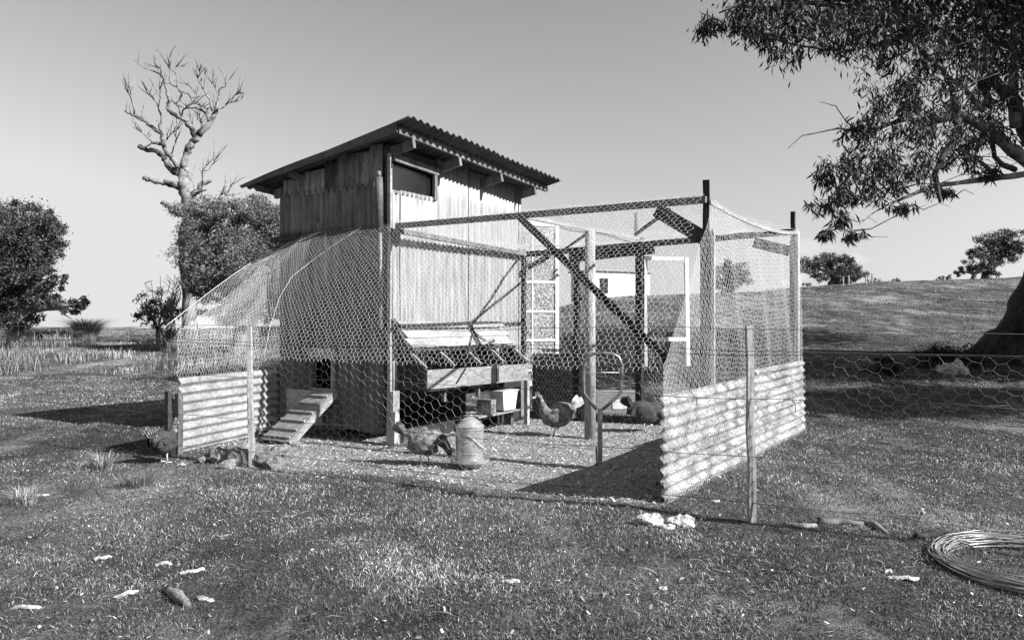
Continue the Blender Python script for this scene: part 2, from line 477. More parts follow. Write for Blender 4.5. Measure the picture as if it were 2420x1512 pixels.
def ruled(c0, c1, la, lb, sag=0.0, fold=0.0, seed=0.0, push=(0, 0, 1)):
    """a net hung between two curves (arrays of points); sags and folds a little"""
    c0 = np.array([tuple(p) for p in c0]); c1 = np.array([tuple(p) for p in c1])
    t0 = np.linspace(0, 1, len(c0)); t1 = np.linspace(0, 1, len(c1))
    pu = np.array(push)
    def fn(a, b):
        s = np.clip(a / la, 0, 1); t_ = np.clip(b / lb, 0, 1)
        P = np.stack([np.interp(s, t0, c0[:, k]) for k in range(3)], -1)
        Q = np.stack([np.interp(s, t1, c1[:, k]) for k in range(3)], -1)
        W = P * (1 - t_)[:, None] + Q * t_[:, None]
        W[:, 2] -= sag * 4 * t_ * (1 - t_)
        f = fold * np.sin(a * 5.3 + seed) * np.sin(b * 2.7 + a * 1.7 + seed) * np.minimum(1, 6 * np.minimum(t_, 1 - t_) + .1)
        f = f + fold * .4 * np.sin(a * 13 + b * 3 + seed * 2)
        return W + f[:, None] * pu[None, :]
    return fn

# ------------------------------------------------------------------ corrugated iron
def corrugated(name, o, ea, eb, la, lb, m, parent, pitch=.076, amp=.009, th=.0012, top=None, warp=None, seed=0, nb=6, smooth=True):
    """one sheet: ribs run along eb (length lb) and follow each other along ea (width la)"""
    o, ea, eb = Vector(o), Vector(ea).normalized(), Vector(eb).normalized()
    nn = ea.cross(eb).normalized()
    na = max(8, int(la / pitch * 8))
    vs = []; fs = []
    for layer in (0, 1):
        for j in range(nb + 1):
            for i in range(na + 1):
                a = la * i / na
                lbb = top(a) if top else lb
                bb = lbb * j / nb
                d = amp * math.sin(2 * math.pi * a / pitch + seed) + (th if layer else -th)
                if warp: d += warp(a, bb)
                vs.append(o + ea * a + eb * bb + nn * d)
    W = na + 1; N = W * (nb + 1)
    for j in range(nb):
        for i in range(na):
            k = j * W + i
            fs.append((k, k + W, k + W + 1, k + 1)); fs.append((N + k, N + k + 1, N + k + W + 1, N + k + W))
    for i in range(na):
        fs.append((i, i + 1, N + i + 1, N + i)); k = nb * W + i; fs.append((k, N + k, N + k + 1, k + 1))
    for j in range(nb):
        k = j * W; fs.append((k, N + k, N + k + W, k + W)); k = j * W + na; fs.append((k, k + W, N + k + W, N + k))
    return MB().add(vs, fs).build(name, m, parent, smooth)

# ------------------------------------------------------------------ the coop
coop = empty('chicken_coop', (A0.x, A0.y, 0), ROT, label='tall corrugated iron and plank hen house on stilts with a skillion roof', cat='hen house')
def zr(u, v): return 3.2135 + .184 * u - .058 * (v + .24) + (.18 * (u - .2) ** 2 if u > .2 else 0)
WL, WD = -1.6, 2.64
# stilts and floor
for (u, v, m_) in ((0.03, .03, 'timber_post'), (0.02, 2.6, 'timber_grey'), (WL + .03, .05, 'timber_dark'), (WL + .03, 2.58, 'timber_dark')):
    MB().beam((u, v, -.05), (u, v, .56), .10, .09).build('stilt', M[m_], coop)
MB().beam((.085, -.02, -.05), (.10, -.02, .36), .055, .05).build('stump_packer', M['timber_post'], coop)
MB().box((WL + .02, .02, .50), (-.02, WD - .02, .53)).build('floor_board', M['timber_dark'], coop)
for v in (.04, 1.3, 2.58): MB().beam((WL, v, .465), (-.01, v, .465), .05, .07).build('floor_bearer', M['timber_dark'], coop)
MB().beam((.04, 0.1, .50), (.04, WD, .50), .04, .13).build('floor_bearer', M['timber_black'], coop)
# corner posts
MB().beam((-.03, .03, .5), (-.03, .03, 3.12), .06, .06).build('corner_post', M['timber_dark'], coop)
MB().beam((.015, -.008, .56), (.015, -.008, 3.03), .03, .04).build('corner_batten', M['timber_pale'], coop)
MB().beam((-.03, 2.6, .5), (-.03, 2.6, 3.0), .06, .06).build('corner_post', M['timber_dark'], coop)
MB().beam((WL + .03, .03, .5), (WL + .03, .03, 2.82), .06, .06).build('corner_post', M['timber_dark'], coop)
MB().beam((.035, 2.665, .1), (.035, 2.665, 2.2), .06, .05).build('corner_post', M['timber_dark'], coop)
# nest-box wall (faces the sun)
lit = [(.05, .17, 2.66), (.165, .80, 2.66), (.79, 1.45, 3.10), (1.44, 2.06, 3.05), (2.05, 2.63, 3.02)]
for i, (v0, v1, zt) in enumerate(lit):
    wv = lambda a, b_, i=i: .003 * math.sin(b_ * 3 + i)
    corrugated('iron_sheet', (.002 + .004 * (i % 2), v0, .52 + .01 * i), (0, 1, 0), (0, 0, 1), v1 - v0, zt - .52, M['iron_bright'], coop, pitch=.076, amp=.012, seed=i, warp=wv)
MB().beam((.015, .03, 3.0), (.015, .86, 2.955), .05, .075).build('window_head', M['timber_grey'], coop)
MB().beam((-.02, .03, 3.08), (-.02, .86, 3.04), .04, .09).build('wall_board', M['timber_dark'], coop)
win = MB().beam((.016, .765, 2.64), (.016, .765, 2.93), .035, .05, up=(0, 1, 0)).build('window_frame', M['timber_grey'], coop)
MB().beam((-.01, .06, 2.645), (-.01, .75, 2.645), .05, .03).build('sill', M['timber_grey'], win)
MB().box((-.035, .05, 2.65), (-.029, .75, 2.96)).build('pane', M['glass_dark'], win)
MB().beam((-.015, 2.3, 3.02), (-.015, 2.64, 3.0), .03, .10).build('wall_board', M['timber_grey'], coop)
# far wall and back wall
for i in range(4):
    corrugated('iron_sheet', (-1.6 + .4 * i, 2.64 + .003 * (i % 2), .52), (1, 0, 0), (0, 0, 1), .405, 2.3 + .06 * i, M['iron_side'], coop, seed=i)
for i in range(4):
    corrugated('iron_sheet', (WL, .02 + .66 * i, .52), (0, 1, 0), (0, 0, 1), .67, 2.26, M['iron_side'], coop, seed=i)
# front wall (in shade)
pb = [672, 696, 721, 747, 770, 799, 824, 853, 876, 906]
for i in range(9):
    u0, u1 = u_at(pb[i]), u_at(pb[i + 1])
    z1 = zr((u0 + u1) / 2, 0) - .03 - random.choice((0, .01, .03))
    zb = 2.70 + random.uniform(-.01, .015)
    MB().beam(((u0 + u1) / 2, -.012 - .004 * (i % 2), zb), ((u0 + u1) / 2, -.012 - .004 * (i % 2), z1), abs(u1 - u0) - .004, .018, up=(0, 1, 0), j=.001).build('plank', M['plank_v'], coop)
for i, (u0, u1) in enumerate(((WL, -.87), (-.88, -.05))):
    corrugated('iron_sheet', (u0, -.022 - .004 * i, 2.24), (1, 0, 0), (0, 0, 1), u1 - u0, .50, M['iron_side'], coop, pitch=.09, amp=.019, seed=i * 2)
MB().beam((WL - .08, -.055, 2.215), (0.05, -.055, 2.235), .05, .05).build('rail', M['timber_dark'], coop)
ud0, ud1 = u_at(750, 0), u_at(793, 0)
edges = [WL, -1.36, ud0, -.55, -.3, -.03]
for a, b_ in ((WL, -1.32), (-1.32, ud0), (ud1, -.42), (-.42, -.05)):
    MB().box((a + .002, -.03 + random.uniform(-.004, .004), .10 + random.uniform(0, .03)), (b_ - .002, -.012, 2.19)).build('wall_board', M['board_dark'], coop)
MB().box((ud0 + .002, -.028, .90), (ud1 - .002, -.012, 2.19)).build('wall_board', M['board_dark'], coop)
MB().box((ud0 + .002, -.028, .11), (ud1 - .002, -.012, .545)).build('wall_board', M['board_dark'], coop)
MB().box((WL + .12, -.036, .14), (ud0 + .1, -.0305, .52)).build('patch_board', M['timber_pale'], coop)
pop = MB().box((ud0 - .07, -.052, .885), (ud1 + .035, -.033, .985)).build('pop_hole_frame', M['timber_pale'], coop)
MB().box((ud1 + .002, -.075, .53), (ud1 + .03, -.033, .884)).build('jamb', M['timber_pale'], pop)
MB().box((ud0 - .035, -.05, .53), (ud0 - .002, -.033, .884)).build('jamb', M['timber_dark'], pop)
MB().box((ud1 + .037, -.07, .89), (ud1 + .055, -.033, .99)).build('jamb', M['timber_pale'], pop)
# flashing pipe on the corner
uf = u_at(892, -.1)
MB().tube([(uf, -.075, 2.2), (uf, -.075, 2.60), (uf, -.075, 2.78)], [.042, .042, .036], 12).build('flashing_pipe', M['iron_roof'], coop, True)
MB().tube([(uf, -.075, 2.78), (uf, -.075, 2.84)], .022, 10).build('flashing_pipe', M['iron_old'], coop, True)
MB().tube([(uf + .03, -.09, 1.20), (uf + .035, -.09, 1.75), (uf + .03, -.09, 2.2)], .018, 8).build('flashing_pipe', M['iron_old'], coop, True)
# roof
for i in range(4):
    v0 = -.24 + .785 * i
    a0 = Vector((-2.03, v0, zr(-2.03, v0))); a1 = Vector((.46 + .012 * (i % 2), v0, zr(.46, v0)))
    eb = (a1 - a0); c0 = Vector((-2.03, v0 + .795, zr(-2.03, v0 + .795)))
    corrugated('roof_sheet', a0 + Vector((0, 0, .003 * (i % 2))), c0 - a0, eb, .795, eb.length, M['iron_roof'], coop, pitch=.112, amp=.017, nb=10, seed=i,
               warp=lambda a, b_: -.012 * math.sin(b_ * 2.6))
MB().beam((.27, -.18, zr(.27, -.2) - .058), (.27, 2.86, zr(.27, 2.86) - .055), .04, .065).build('purlin', M['timber_grey'], coop)
for u in (-.55, -1.30, -1.85):
    MB().beam((u, -.14, zr(u, -.15) - .055), (u, 2.8, zr(u, 2.8) - .055), .05, .06).build('purlin', M['timber_grey'], coop)
for v in (.04, .86, 1.72, 2.52):
    MB().beam((WL - .15, v, zr(WL - .15, v) - .125), (.30, v, zr(.30, v) - .145), .045, .095).build('rafter', M['timber_grey'], coop)
MB().beam((-2.0, -.235, zr(-2.0, -.24) - .022), (.30, -.235, zr(.30, -.24) - .05), .012, .03, h2=.11, j=.001).build('barge_flashing', M['iron_roof'], coop)

# nest box on the sunny wall
nu, n0, n1 = .40, .12, 2.15
nest = MB().beam((nu, n0, .685), (nu, n1, .655), .02, .20, j=.001).build('nest_box', M['timber_pale'], coop, label='pale timber nest box with open top')
MB().add([(.01, n0, .56), (nu - .012, n0, .59), (nu - .012, n0, .785), (.01, n0, 1.07), (.01, n0 + .02, .56), (nu - .012, n0 + .02, .59), (nu - .012, n0 + .02, .785), (.01, n0 + .02, 1.07)],
         [(0, 1, 2, 3), (7, 6, 5, 4), (0, 4, 5, 1), (1, 5, 6, 2), (2, 6, 7, 3), (3, 7, 4, 0)]).build('side', M['timber_dark'], nest)
for v in (n0 + .01, .62, 1.13, 1.62, n1 - .01):
    MB().beam((.17, v, .965), (nu - .012, v, .80), .03, .03).build('divider_rail', M['timber_pale'], nest)
    if v not in (n0 + .01,):
        MB().add([(.01, v, .56), (nu - .015, v, .57), (nu - .015, v, .77), (.01, v, 1.05), (.01, v + .015, .56), (nu - .015, v + .015, .57), (nu - .015, v + .015, .77), (.01, v + .015, 1.05)],
                 [(0, 1, 2, 3), (7, 6, 5, 4), (0, 4, 5, 1), (1, 5, 6, 2), (2, 6, 7, 3), (3, 7, 4, 0)]).build('divider', M['timber_dark'], nest)
MB().box((.01, n0 + .02, .56), (nu - .012, n1 - .01, .575)).build('bottom', M['timber_dark'], nest)
MB().beam((nu + .013, 1.44, .585), (nu + .013, 1.44, .765), .05, .012, up=(1, 0, 0), j=0).build('shadow_strip', M['timber_dark'], nest)  # dark strip added for the shadow that crosses the front panel
for i, (ua, za, ub, zb) in enumerate(((.045, 1.27, .085, 1.20), (.085, 1.195, .14, 1.10), (.14, 1.095, .20, 1.0))):
    MB().add([(ua, .06, za), (ub, .12, zb), (ub, n1 - .02, zb), (ua, n1 - .12, za), (ua + .02, .06, za + .012), (ub + .02, .12, zb + .012), (ub + .02, n1 - .02, zb + .012), (ua + .02, n1 - .12, za + .012)],
             [(3, 2, 1, 0), (4, 5, 6, 7), (0, 1, 5, 4), (1, 2, 6, 5), (2, 3, 7, 6), (3, 0, 4, 7)]).build('lid_board', M['timber_pale'], nest)
MB().beam((.105, .10, 1.215), (.105, n1 - .2, 1.205), .03, .022).build('lid_batten', M['timber_dark'], nest)
MB().beam((.215, .10, .985), (.215, n1, .97), .035, .03).build('lid_batten', M['timber_dark'], nest)
MB().beam((.03, .02, 1.31), (.2, .08, 1.0), .025, .06, up=(0, 1, 0)).build('lid_end', M['timber_dark'], nest)
MB().beam((.10, 1.28, 1.2), (.2, 1.55, 1.01), .03, .05, up=(0, 1, 0)).build('lid_brace', M['timber_dark'], nest)
MB().beam((nu, n1 - .02, -.02), (nu, n1 - .02, .555), .05, .05).build('leg', M['timber_post'], nest)
MB().beam((.3, .55, .42), (.3, .55, .57), .04, .04).build('leg', M['timber_grey'], nest)
MB().beam((.3, 1.2, .42), (.3, 1.2, .57), .04, .04).build('leg', M['timber_grey'], nest)
MB().beam((.02, .1, .06), (.02, WD, .06), .04, .16).build('base_board', M['timber_black'], coop)
MB().beam((-.9, .3, .06), (-.9, WD, .06), .04, .9).build('base_board', M['timber_black'], coop)
# open glazed door at the far corner, swung round to the sun
DW = .80
dq = at(1320, 700, 11.35)
dang = R(20)
d0 = loc((dq.x - DW * math.cos(dang), dq.y - DW * math.sin(dang)))
door = empty('glazed_door', (d0.x, d0.y, 0), dang - ROT, label='open white painted door with five rows of obscure glass')
door.parent = coop
for x in (.028, DW - .028): MB().beam((x, 0, .42), (x, 0, 2.69), .055, .04, up=(0, 1, 0), j=0).build('stile', M['paint_white'], door)
zs = [.42, .60, 1.02, 1.42, 1.83, 2.23, 2.65]
for i, z in enumerate(zs):
    MB().beam((.056, 0, z), (DW - .056, 0, z), .034, .075 if i in (0, 6) else .032, j=0).build('rail', M['paint_white'], door)
xm = DW - .40
MB().beam((xm, 0, .45), (xm, 0, 2.62), .022, .03, up=(0, 1, 0), j=0).build('glazing_bar', M['paint_white'], door)
for i in range(6):
    for a, b_ in ((.057, xm - .012), (xm + .012, DW - .057)):
        MB().box((a, -.004, zs[i] + .02), (b_, .004, zs[i + 1] - .02)).build('pane', M['glass_obscure'], door)
MB().blob((DW - .04, -.06, 1.93), (.028, .03, .028), rough=0).build('knob', M['pipe'], door, True)
MB().blob((DW - .04, -.05, 2.01), (.02, .02, .025), rough=0).build('knob', M['pipe'], door, True)

# ------------------------------------------------------------------ ramp
top = wor(u_at(771, -.03), -.035, .535); bot = Vector((-2.44, 8.3, 0)); bot.z = hg(bot.x, bot.y) + .03
ramp = empty('hen_ramp', (bot.x, bot.y, bot.z), 0, label='cleated plank ramp leaning up to the pop hole of the hen house', cat='ramp')
u3 = Vector((LU.x, LU.y, 0)); d = (top - bot); nrm = u3.cross(d).normalized()
if nrm.z < 0: nrm = -nrm
def rp(s, t_, k): return d * t_ + u3 * s * (.21 - .045 * t_) + nrm * k
for a, b_ in ((-1, -.02), (.02, 1)):
    MB().add([rp(a, 0, 0), rp(b_, 0, 0), rp(b_, 1, 0), rp(a, 1, 0), rp(a, 0, .022), rp(b_, 0, .022), rp(b_, 1, .022), rp(a, 1, .022)],
             [(3, 2, 1, 0), (4, 5, 6, 7), (0, 1, 5, 4), (1, 2, 6, 5), (2, 3, 7, 6), (3, 0, 4, 7)]).build('plank', M['timber_pale'], ramp)
for t_ in (.06, .2, .36, .52, .68, .84, .96):
    MB().beam(rp(-.9, t_, .034), rp(.9, t_, .034), .022, .022, up=nrm, j=0).build('cleat', M['timber_pale'], ramp)
MB().beam(rp(.94, .0, -.03), rp(.96, 1, -.03), .03, .05, up=nrm).build('bearer', M['timber_pale'], ramp)
MB().beam(rp(-.96, .0, -.03), rp(-.96, 1, -.03), .03, .05, up=nrm).build('bearer', M['timber_dark'], ramp)

# ------------------------------------------------------------------ the run
run = empty('chicken_run', (A0.x, A0.y, 0), ROT, label='timber framed run hung with hexagonal wire netting beside the hen house', cat='poultry run')
Bu = 3.38
Cl = loc((3.30, 9.35)); Dl = Vector((.06, 2.68, 0))
def dc(t_, z=0): return Vector((Dl.x + (Cl.x - Dl.x) * t_, Dl.y + (Cl.y - Dl.y) * t_, z))
def bm(name, p, q, w, h, m_='timber_dark', **k): return MB().beam(p, q, w, h, **k).build(name, M[m_], run)
bm('top_beam', (.1, 0, 2.27), (Bu, 0, 2.285), .045, .055, 'timber_grey')
bm('top_beam', (.15, .03, 2.215), (.07, 2.64, 2.165), .05, .05, 'timber_grey')
bm('top_beam', dc(0, 2.165), dc(1, 2.33), .045, .07)
bm('top_beam', (1.62, 0.05, 2.27), dc(.453, 2.31), .035, .035, 'timber_pale')
bm('outer_board', dc(.17, 2.11) + Vector((0, .06, 0)), dc(.5, 2.195) + Vector((0, .07, 0)), .04, .135, 'timber_black')
bm('gusset', (-.25, -.02, 2.22), (.14, .0, 2.16), .03, .1, h2=.16)
bm('brace', (1.60, -.045, 2.27), (3.34, -.045, .72), .03, .06, 'timber_black')
bm('gusset', (2.93, .045, 2.24), (3.34, .045, 1.98), .025, .12)
bm('gusset', dc(.86, 2.22), dc(.98, 2.10), .025, .12)
bm('gusset', (.12, 2.62, 1.98), (.38, 2.74, 2.14), .025, .07)
# posts
bm('post', (Bu, .02, -.05), (Bu, .02, 2.02), .09, .09)
bm('post', (Bu - .02, .02, 2.02), (Bu - .02, .02, 2.45), .022, .03, 'timber_black')
bm('post', (Bu + .004, .02, 2.02), (Bu + .004, .02, 2.45), .012, .03, 'timber_black')
MB().tube([(Bu + .03, .09, 0), (Bu + .03, .09, 1.0), (Bu + .03, .09, 2.05)], .016, 8).build('pipe_stay', M['iron_pen'], run, True)
c = dc(1)
bm('post', c + Vector((-.03, 0, -.05)), c + Vector((-.03, 0, 2.22)), .13, .05)
bm('post', c + Vector((-.03, 0, 2.22)), c + Vector((-.03, 0, 2.56)), .055, .045, 'timber_black')
MB().tube([c + Vector((.03, -.06, 0)), c + Vector((.035, -.05, 1.2)), c + Vector((.03, -.03, 2.32))], .02, 8).build('pipe_stay', M['iron_pen'], run, True)
bm('post', dc(.208, -.05), dc(.208, 2.22), .06, .06, 'timber_black')
bm('post', dc(.453, -.05), dc(.453, 2.33), .085, .085, 'timber_black')
bm('post', dc(.44, 2.33), dc(.44, 2.64), .05, .04, 'timber_grey')
cp = loc((.855, 8.80))
MB().tube([(cp.x, cp.y, -.05), (cp.x, cp.y, 1.2), (cp.x, cp.y, 2.28)], [.064, .06, .055], 14).build('round_post', M['timber_post'], run, True)
bm('roof_lath', (cp.x, cp.y, 2.27), (.6, 2.72, 2.2), .02, .025)
bm('roof_lath', (1.95, 1.9, 2.25), (2.95, .3, 2.27), .02, .03)
# sagging pale batten along the sunny top edge
pts = [Vector((Bu + .03, t_ * Cl.y, 2.265 + .05 * t_ - .085 * 4 * t_ * (1 - t_) * (.7 + .3 * t_))) for t_ in np.linspace(0, 1, 9)]
mb = MB()
vs = []; fs = []
for i, p in enumerate(pts):
    for du, dz in ((-.008, -.018), (.008, -.018), (.008, .018), (-.008, .018)): vs.append(p + Vector((du + (Cl.x - Bu) * i / 8, 0, dz)))
    if i:
        o = (i - 1) * 4
        for k in range(4): fs.append((o + k, o + 4 + k, o + 4 + (k + 1) % 4, o + (k + 1) % 4))
fs += [(0, 1, 2, 3), (35, 34, 33, 32)]
mb.add(vs, fs).build('edge_batten', M['timber_pale'], run)
# iron along the foot of the sunny side
for i, (v0, v1, z1, w) in enumerate(((-1.12, 1.32, .745, 0), (1.28, 3.40, .80, 1))):
    corrugated('iron_sheet', (Bu + .06 + .004 * i, v0, .0), (0, 0, 1), (0, 1, 0), z1 + .03, v1 - v0, M['iron_old'], run, pitch=.083, amp=.014, nb=14, seed=1 + .3 * i,
               warp=lambda a, b_, w=w: .012 * math.sin(b_ * 2.2 + a * 3) + (.03 * max(0, b_ - 1.4) ** 2 * (1 - a) if w else 0))
bm('foot_board', (Bu + .03, -1.13, .12), (Bu + .03, -1.07, .10), .05, .1, 'timber_dark')
# dark iron between the coop corner and the back posts
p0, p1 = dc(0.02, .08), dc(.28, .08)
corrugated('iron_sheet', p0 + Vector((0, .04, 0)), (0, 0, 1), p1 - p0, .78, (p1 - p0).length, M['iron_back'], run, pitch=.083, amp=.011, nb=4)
bm('rail', dc(.07, .90), dc(.30, .905), .05, .03, 'timber_grey')
bm('base_log', dc(0, .05), dc(.5, .04), .08, .10, 'timber_black')
bm('base_log', dc(.45, .04), dc(1, .04), .06, .08, 'timber_dark')
bm('prop', dc(.25, 0) + Vector((0, -.05, 0)), dc(.235, .86) + Vector((0, -.03, 0)), .10, .03, 'timber_grey', up=(0, 1, 0))
# light gate in the back
gate = empty('gate', dc(.47), R(12) - ROT); gate.parent = run
gw = Vector((.585, 0, 0))
def gb(name, a, za, b_, zb, w=.05): return MB().beam(gw * a + Vector((0, 0, za)), gw * b_ + Vector((0, 0, zb)), .03 if za == zb else w, w if za == zb else .03, up=(0, 0, 1) if za == zb else (0, 1, 0), j=.001).build(name, M['paint_white'], gate)
gb('gate_rail', 0, 2.07, .9, 2.07, .045); gb('gate_rail', 0, 1.06, .98, 1.06, .05)
gb('gate_stile', .96, 2.09, 1.0, .72, .05)
gb('gate_stile', .03, 2.045, .03, .72, .04)
# left pen iron
L1, L2 = loc((-3.2, 7.72)), loc((-2.55, 9.7))
L1.z = L2.z = 0
le = (L2 - L1)
corrugated('iron_sheet', L1 + Vector((0, 0, 0.02)), (0, 0, 1), le, .72, le.length, M['iron_pen'], run, pitch=.088, amp=.016, nb=12, seed=.6,
           warp=lambda a, b_: .02 * math.sin(b_ * 2) - .05 * max(0, .3 - b_) * a)
for dx, z1, m_ in ((-.08, .62, 'timber_dark'), (.015, .60, 'timber_grey')):
    q = L1 + le.normalized() * -.02 + Vector((0, 0, 0)); wq = wor(q.x, q.y); wq.x += dx
    lq = loc(wq); bm('pen_post', (lq.x, lq.y, -.03), (lq.x, lq.y, z1), .055, .05, m_)
wq = wor(L1.x, L1.y); wq.x -= .01; lq = loc(wq)
bm('pen_post', (lq.x, lq.y - .04, -.03), (lq.x, lq.y - .04, .14), .12, .04, 'timber_black')
MB().beam((u_at(771, -.12), -.12, 1.75), (u_at(769, -.12), -.12, 2.23), .016, .016).build('hanging_lath', M['timber_pale'], run)
bm('hanging_lath', (u_at(752, -.1), -.1, 2.26), (u_at(752, -.1), -.1, 2.36), .014, .014, 'timber_pale')
# netting
def fl(x, z):
    p = loc((x, fence_y(x))); return (p.x, p.y, z)
up_curve = [(-1.66, -.07, 2.08), (-1.35, -.08, 2.19), (-1.0, -.08, 2.275), (-.3, -.07, 2.285), (0.5, -.045, 2.31), (1.6, -.04, 2.325), (2.5, -.04, 2.32), (Bu, -.05, 2.33)]
lo_x = np.linspace(-3.31, 1.0, 9)
lo_curve = [fl(x, 1.22 - .28 * min(1, k / 1.6)) for k, x in enumerate(lo_x)]
netting('wire_netting', ruled(up_curve, lo_curve, 5.0, 2.15, sag=-.04, fold=.018, push=(.2, -.6, .6)), 5.0, 2.15, .047, .00092, M['wire'], run, flat=False, seed=3)
netting('wire_netting', ruled([(.05, -.02, 2.325), (Bu, -.02, 2.33)], [(.1, 2.68, 2.22), (Cl.x, Cl.y, 2.36)], 3.4, 3.1, sag=.05, fold=.02), 3.4, 3.1, .047, .00112, M['wire'], run, flat=False, seed=4)
bc_lo = [(Bu + .095, v, .02) for v in (-1.12, 0, 1.2, 2.4, Cl.y + .05)]
bc_hi = [(Bu + .06, -1.12, .98), (Bu + .05, -.5, 1.62), (Bu + .045, 0, 2.31), (Bu + .045, 1.2, 2.14), (Bu + .03, 2.4, 2.22), (Cl.x + .03, Cl.y, 2.37)]
def resamp(c, n_=12):
    c = np.array([tuple(p) for p in c]); s = (c[:, 1] - c[0, 1]) / (c[-1, 1] - c[0, 1]); t_ = np.linspace(0, 1, n_)
    return [tuple(np.interp(q, s, c[:, k]) for k in range(3)) for q in t_]
netting('wire_netting', ruled(resamp(bc_lo), resamp(bc_hi), 4.5, 2.25, fold=.012, push=(1, 0, 0)), 4.5, 2.25, .047, .00095, M['wire'], run, flat=False, seed=5)
netting('wire_netting', ruled([dc(0, .05), dc(1, .05)], [dc(0, 2.16), dc(1, 2.34)], 3.3, 2.2, fold=.015, push=(0, 1, 0)), 3.3, 2.2, .047, .00112, M['wire'], run, flat=False, seed=6)
netting('wire_netting', ruled([(L1.x, L1.y, 1.2), (L2.x, L2.y, 1.25)], [(WL - .03, -.05, 2.1), (WL - .03, 1.0, 1.95)], 2.3, 1.6, sag=.06, fold=.02), 2.3, 1.6, .047, .00112, M['wire'], run, flat=False, seed=7)
netting('wire_netting', ruled([(L1.x - .03, L1.y, .1), (L2.x - .03, L2.y, .1)], [(L1.x - .03, L1.y, 1.2), (L2.x - .03, L2.y, 1.25)], 2.4, 1.15, fold=.015, push=(1, 0, 0)), 2.4, 1.15, .047, .00112, M['wire'], run, flat=False, seed=8)
# lacing wires along the seams of the netting
def on_drape(s, t_, off=.01):
    fn = ruled(up_curve, lo_curve, 5.0, 2.15, sag=-.04, fold=.018, push=(.2, -.6, .6))
    p = fn(np.array([s * 5.0]), np.array([t_ * 2.15]))[0]; return Vector(p) + Vector((0, -off, off))
MB().tube([on_drape(s, t_) for s, t_ in ((.43, .02), (.37, .16), (.31, .30), (.26, .43), (.245, .6), (.25, .8), (.26, .98))], .0014, 5).build('lacing_wire', M['wire'], run)
MB().tube([on_drape(.0, t_) for t_ in np.linspace(0, 1, 6)], .0025, 5).build('lacing_wire', M['wire'], run)

# dark strand added as the slanting shadow across sunny wall and nest box
shadow_strand = [(.05, 2.58, 2.14), (.04, 2.2, 1.85), (.045, 1.9, 1.58), (.04, 1.55, 1.30), (.07, 1.42, 1.26), (.15, 1.32, 1.15), (.225, 1.16, 1.04), (.26, 1.08, .97), (.36, .86, .83), (.42, .78, .76), (.42, .62, .62)]
cw = MB().tube([wor(*p) - Vector((0, 0, 0)) for p in shadow_strand], .009, 6).build('painted_shadow_line', M['timber_black'], None, True, label='dark strand standing for the slanting shadow on the sunny iron wall and nest box', cat='shadow_strand')

# ------------------------------------------------------------------ wire fence in front
fence = empty('wire_fence', (0, fence_y(0), 0), 0, label='post and wire fence with coarse netting crossing in front of the run', cat='fence')
def fp(x, z, dy=0): return Vector((x, fence_y(x) + dy - fence_y(0), z))
def fpost(x, zt, lean, w):
    z0 = hg(x, fence_y(x))
    MB().beam(fp(x, z0 - .1), fp(x + lean, zt), w, w, w2=w * .9, h2=w * .9, j=.006, seg=6, up=(0, 1, 0)).build('fence_post', M['timber_post'], fence)
fpost(-2.31, 1.24, -.035, .046); fpost(1.54, 1.265, -.02, .045); fpost(-7.5, 1.25, .02, .05); fpost(5.6, 1.25, 0, .05)
def wirez(x, z, k): return z + .012 * math.sin(x * 1.7 + k) + .004 * math.sin(x * 7 + k)
for k, z in enumerate((1.235, 1.105, 1.085, .80, .42, .12)):
    m_ = 'wire_dark'
    MB().tube([fp(x, wirez(x, z, k) + hg(x, fence_y(x)) * .5, -.03) for x in np.linspace(-9, 8, 60)], .0022, 5).build('wire', M[m_], fence)
def fence_fn(a, b_):
    x = -3.31 + a * .887
    y = 5.95 - .52 * x - fence_y(0) + .02 * np.sin(a * 2.7) * np.sin(b_ * 4) - .035
    z = .0 + b_ + .012 * np.sin(a * 3.1)
    return np.stack([x, y, z], -1)
netting('wire_netting', fence_fn, 10.5, 1.10, .072, .0011, M['wire_fence'], fence, flat=True, seed=11, jit=.13)
for x, z in ((-2.9, .78), (-2.4, .80), (1.75, .79), (1.2, .8), (2.3, .4), (1.0, .42)):
    MB().tube([fp(x - .02, z + .03, -.03), fp(x, z, -.035), fp(x + .015, z - .02, -.03), fp(x + .01, z - .06, -.04)], .002, 4).build('wire_tie', M['wire_dark'], fence)

# steel hoop on a flat punched bar, hooked on the fence
hp = lambda px, py: at(px, py, 5.60)
ho = hp(1418, 1140)
hoop = empty('steel_hoop_stand', ho, 0, label='bent steel tube hoop on a flat punched bar hooked over the fence wire', cat='hoop')
path = [(1409, 966), (1380, 928), (1379, 900), (1380, 860), (1387, 842), (1400, 835), (1425, 833), (1448, 835), (1462, 843), (1470, 862), (1469, 895), (1467, 928), (1452, 943), (1424, 966)]
MB().tube([hp(*p) - ho for p in path], .0115, 10).build('tube', M['pipe'], hoop, True)
MB().tube([hp(1380, 879) - ho, hp(1470, 879) - ho], .003, 6).build('cross_wire', M['wire'], hoop, True)
MB().beam(hp(1418, 964) - ho, Vector((0, 0, 0)), .033, .006, up=(0, 1, 0), j=0).build('flat_bar', M['steel'], hoop)
MB().beam(hp(1409, 1055) - ho, hp(1411, 1100) - ho, .008, .02, up=(0, 1, 0), j=0).build('clip', M['timber_black'], hoop)
for py in (990, 1012, 1034, 1070, 1092, 1114): MB().blob(hp(1418, py) - ho + Vector((0, -.004, 0)), (.004, .003, .004), 6, 4, 0).build('bolt_hole', M['timber_black'], hoop)

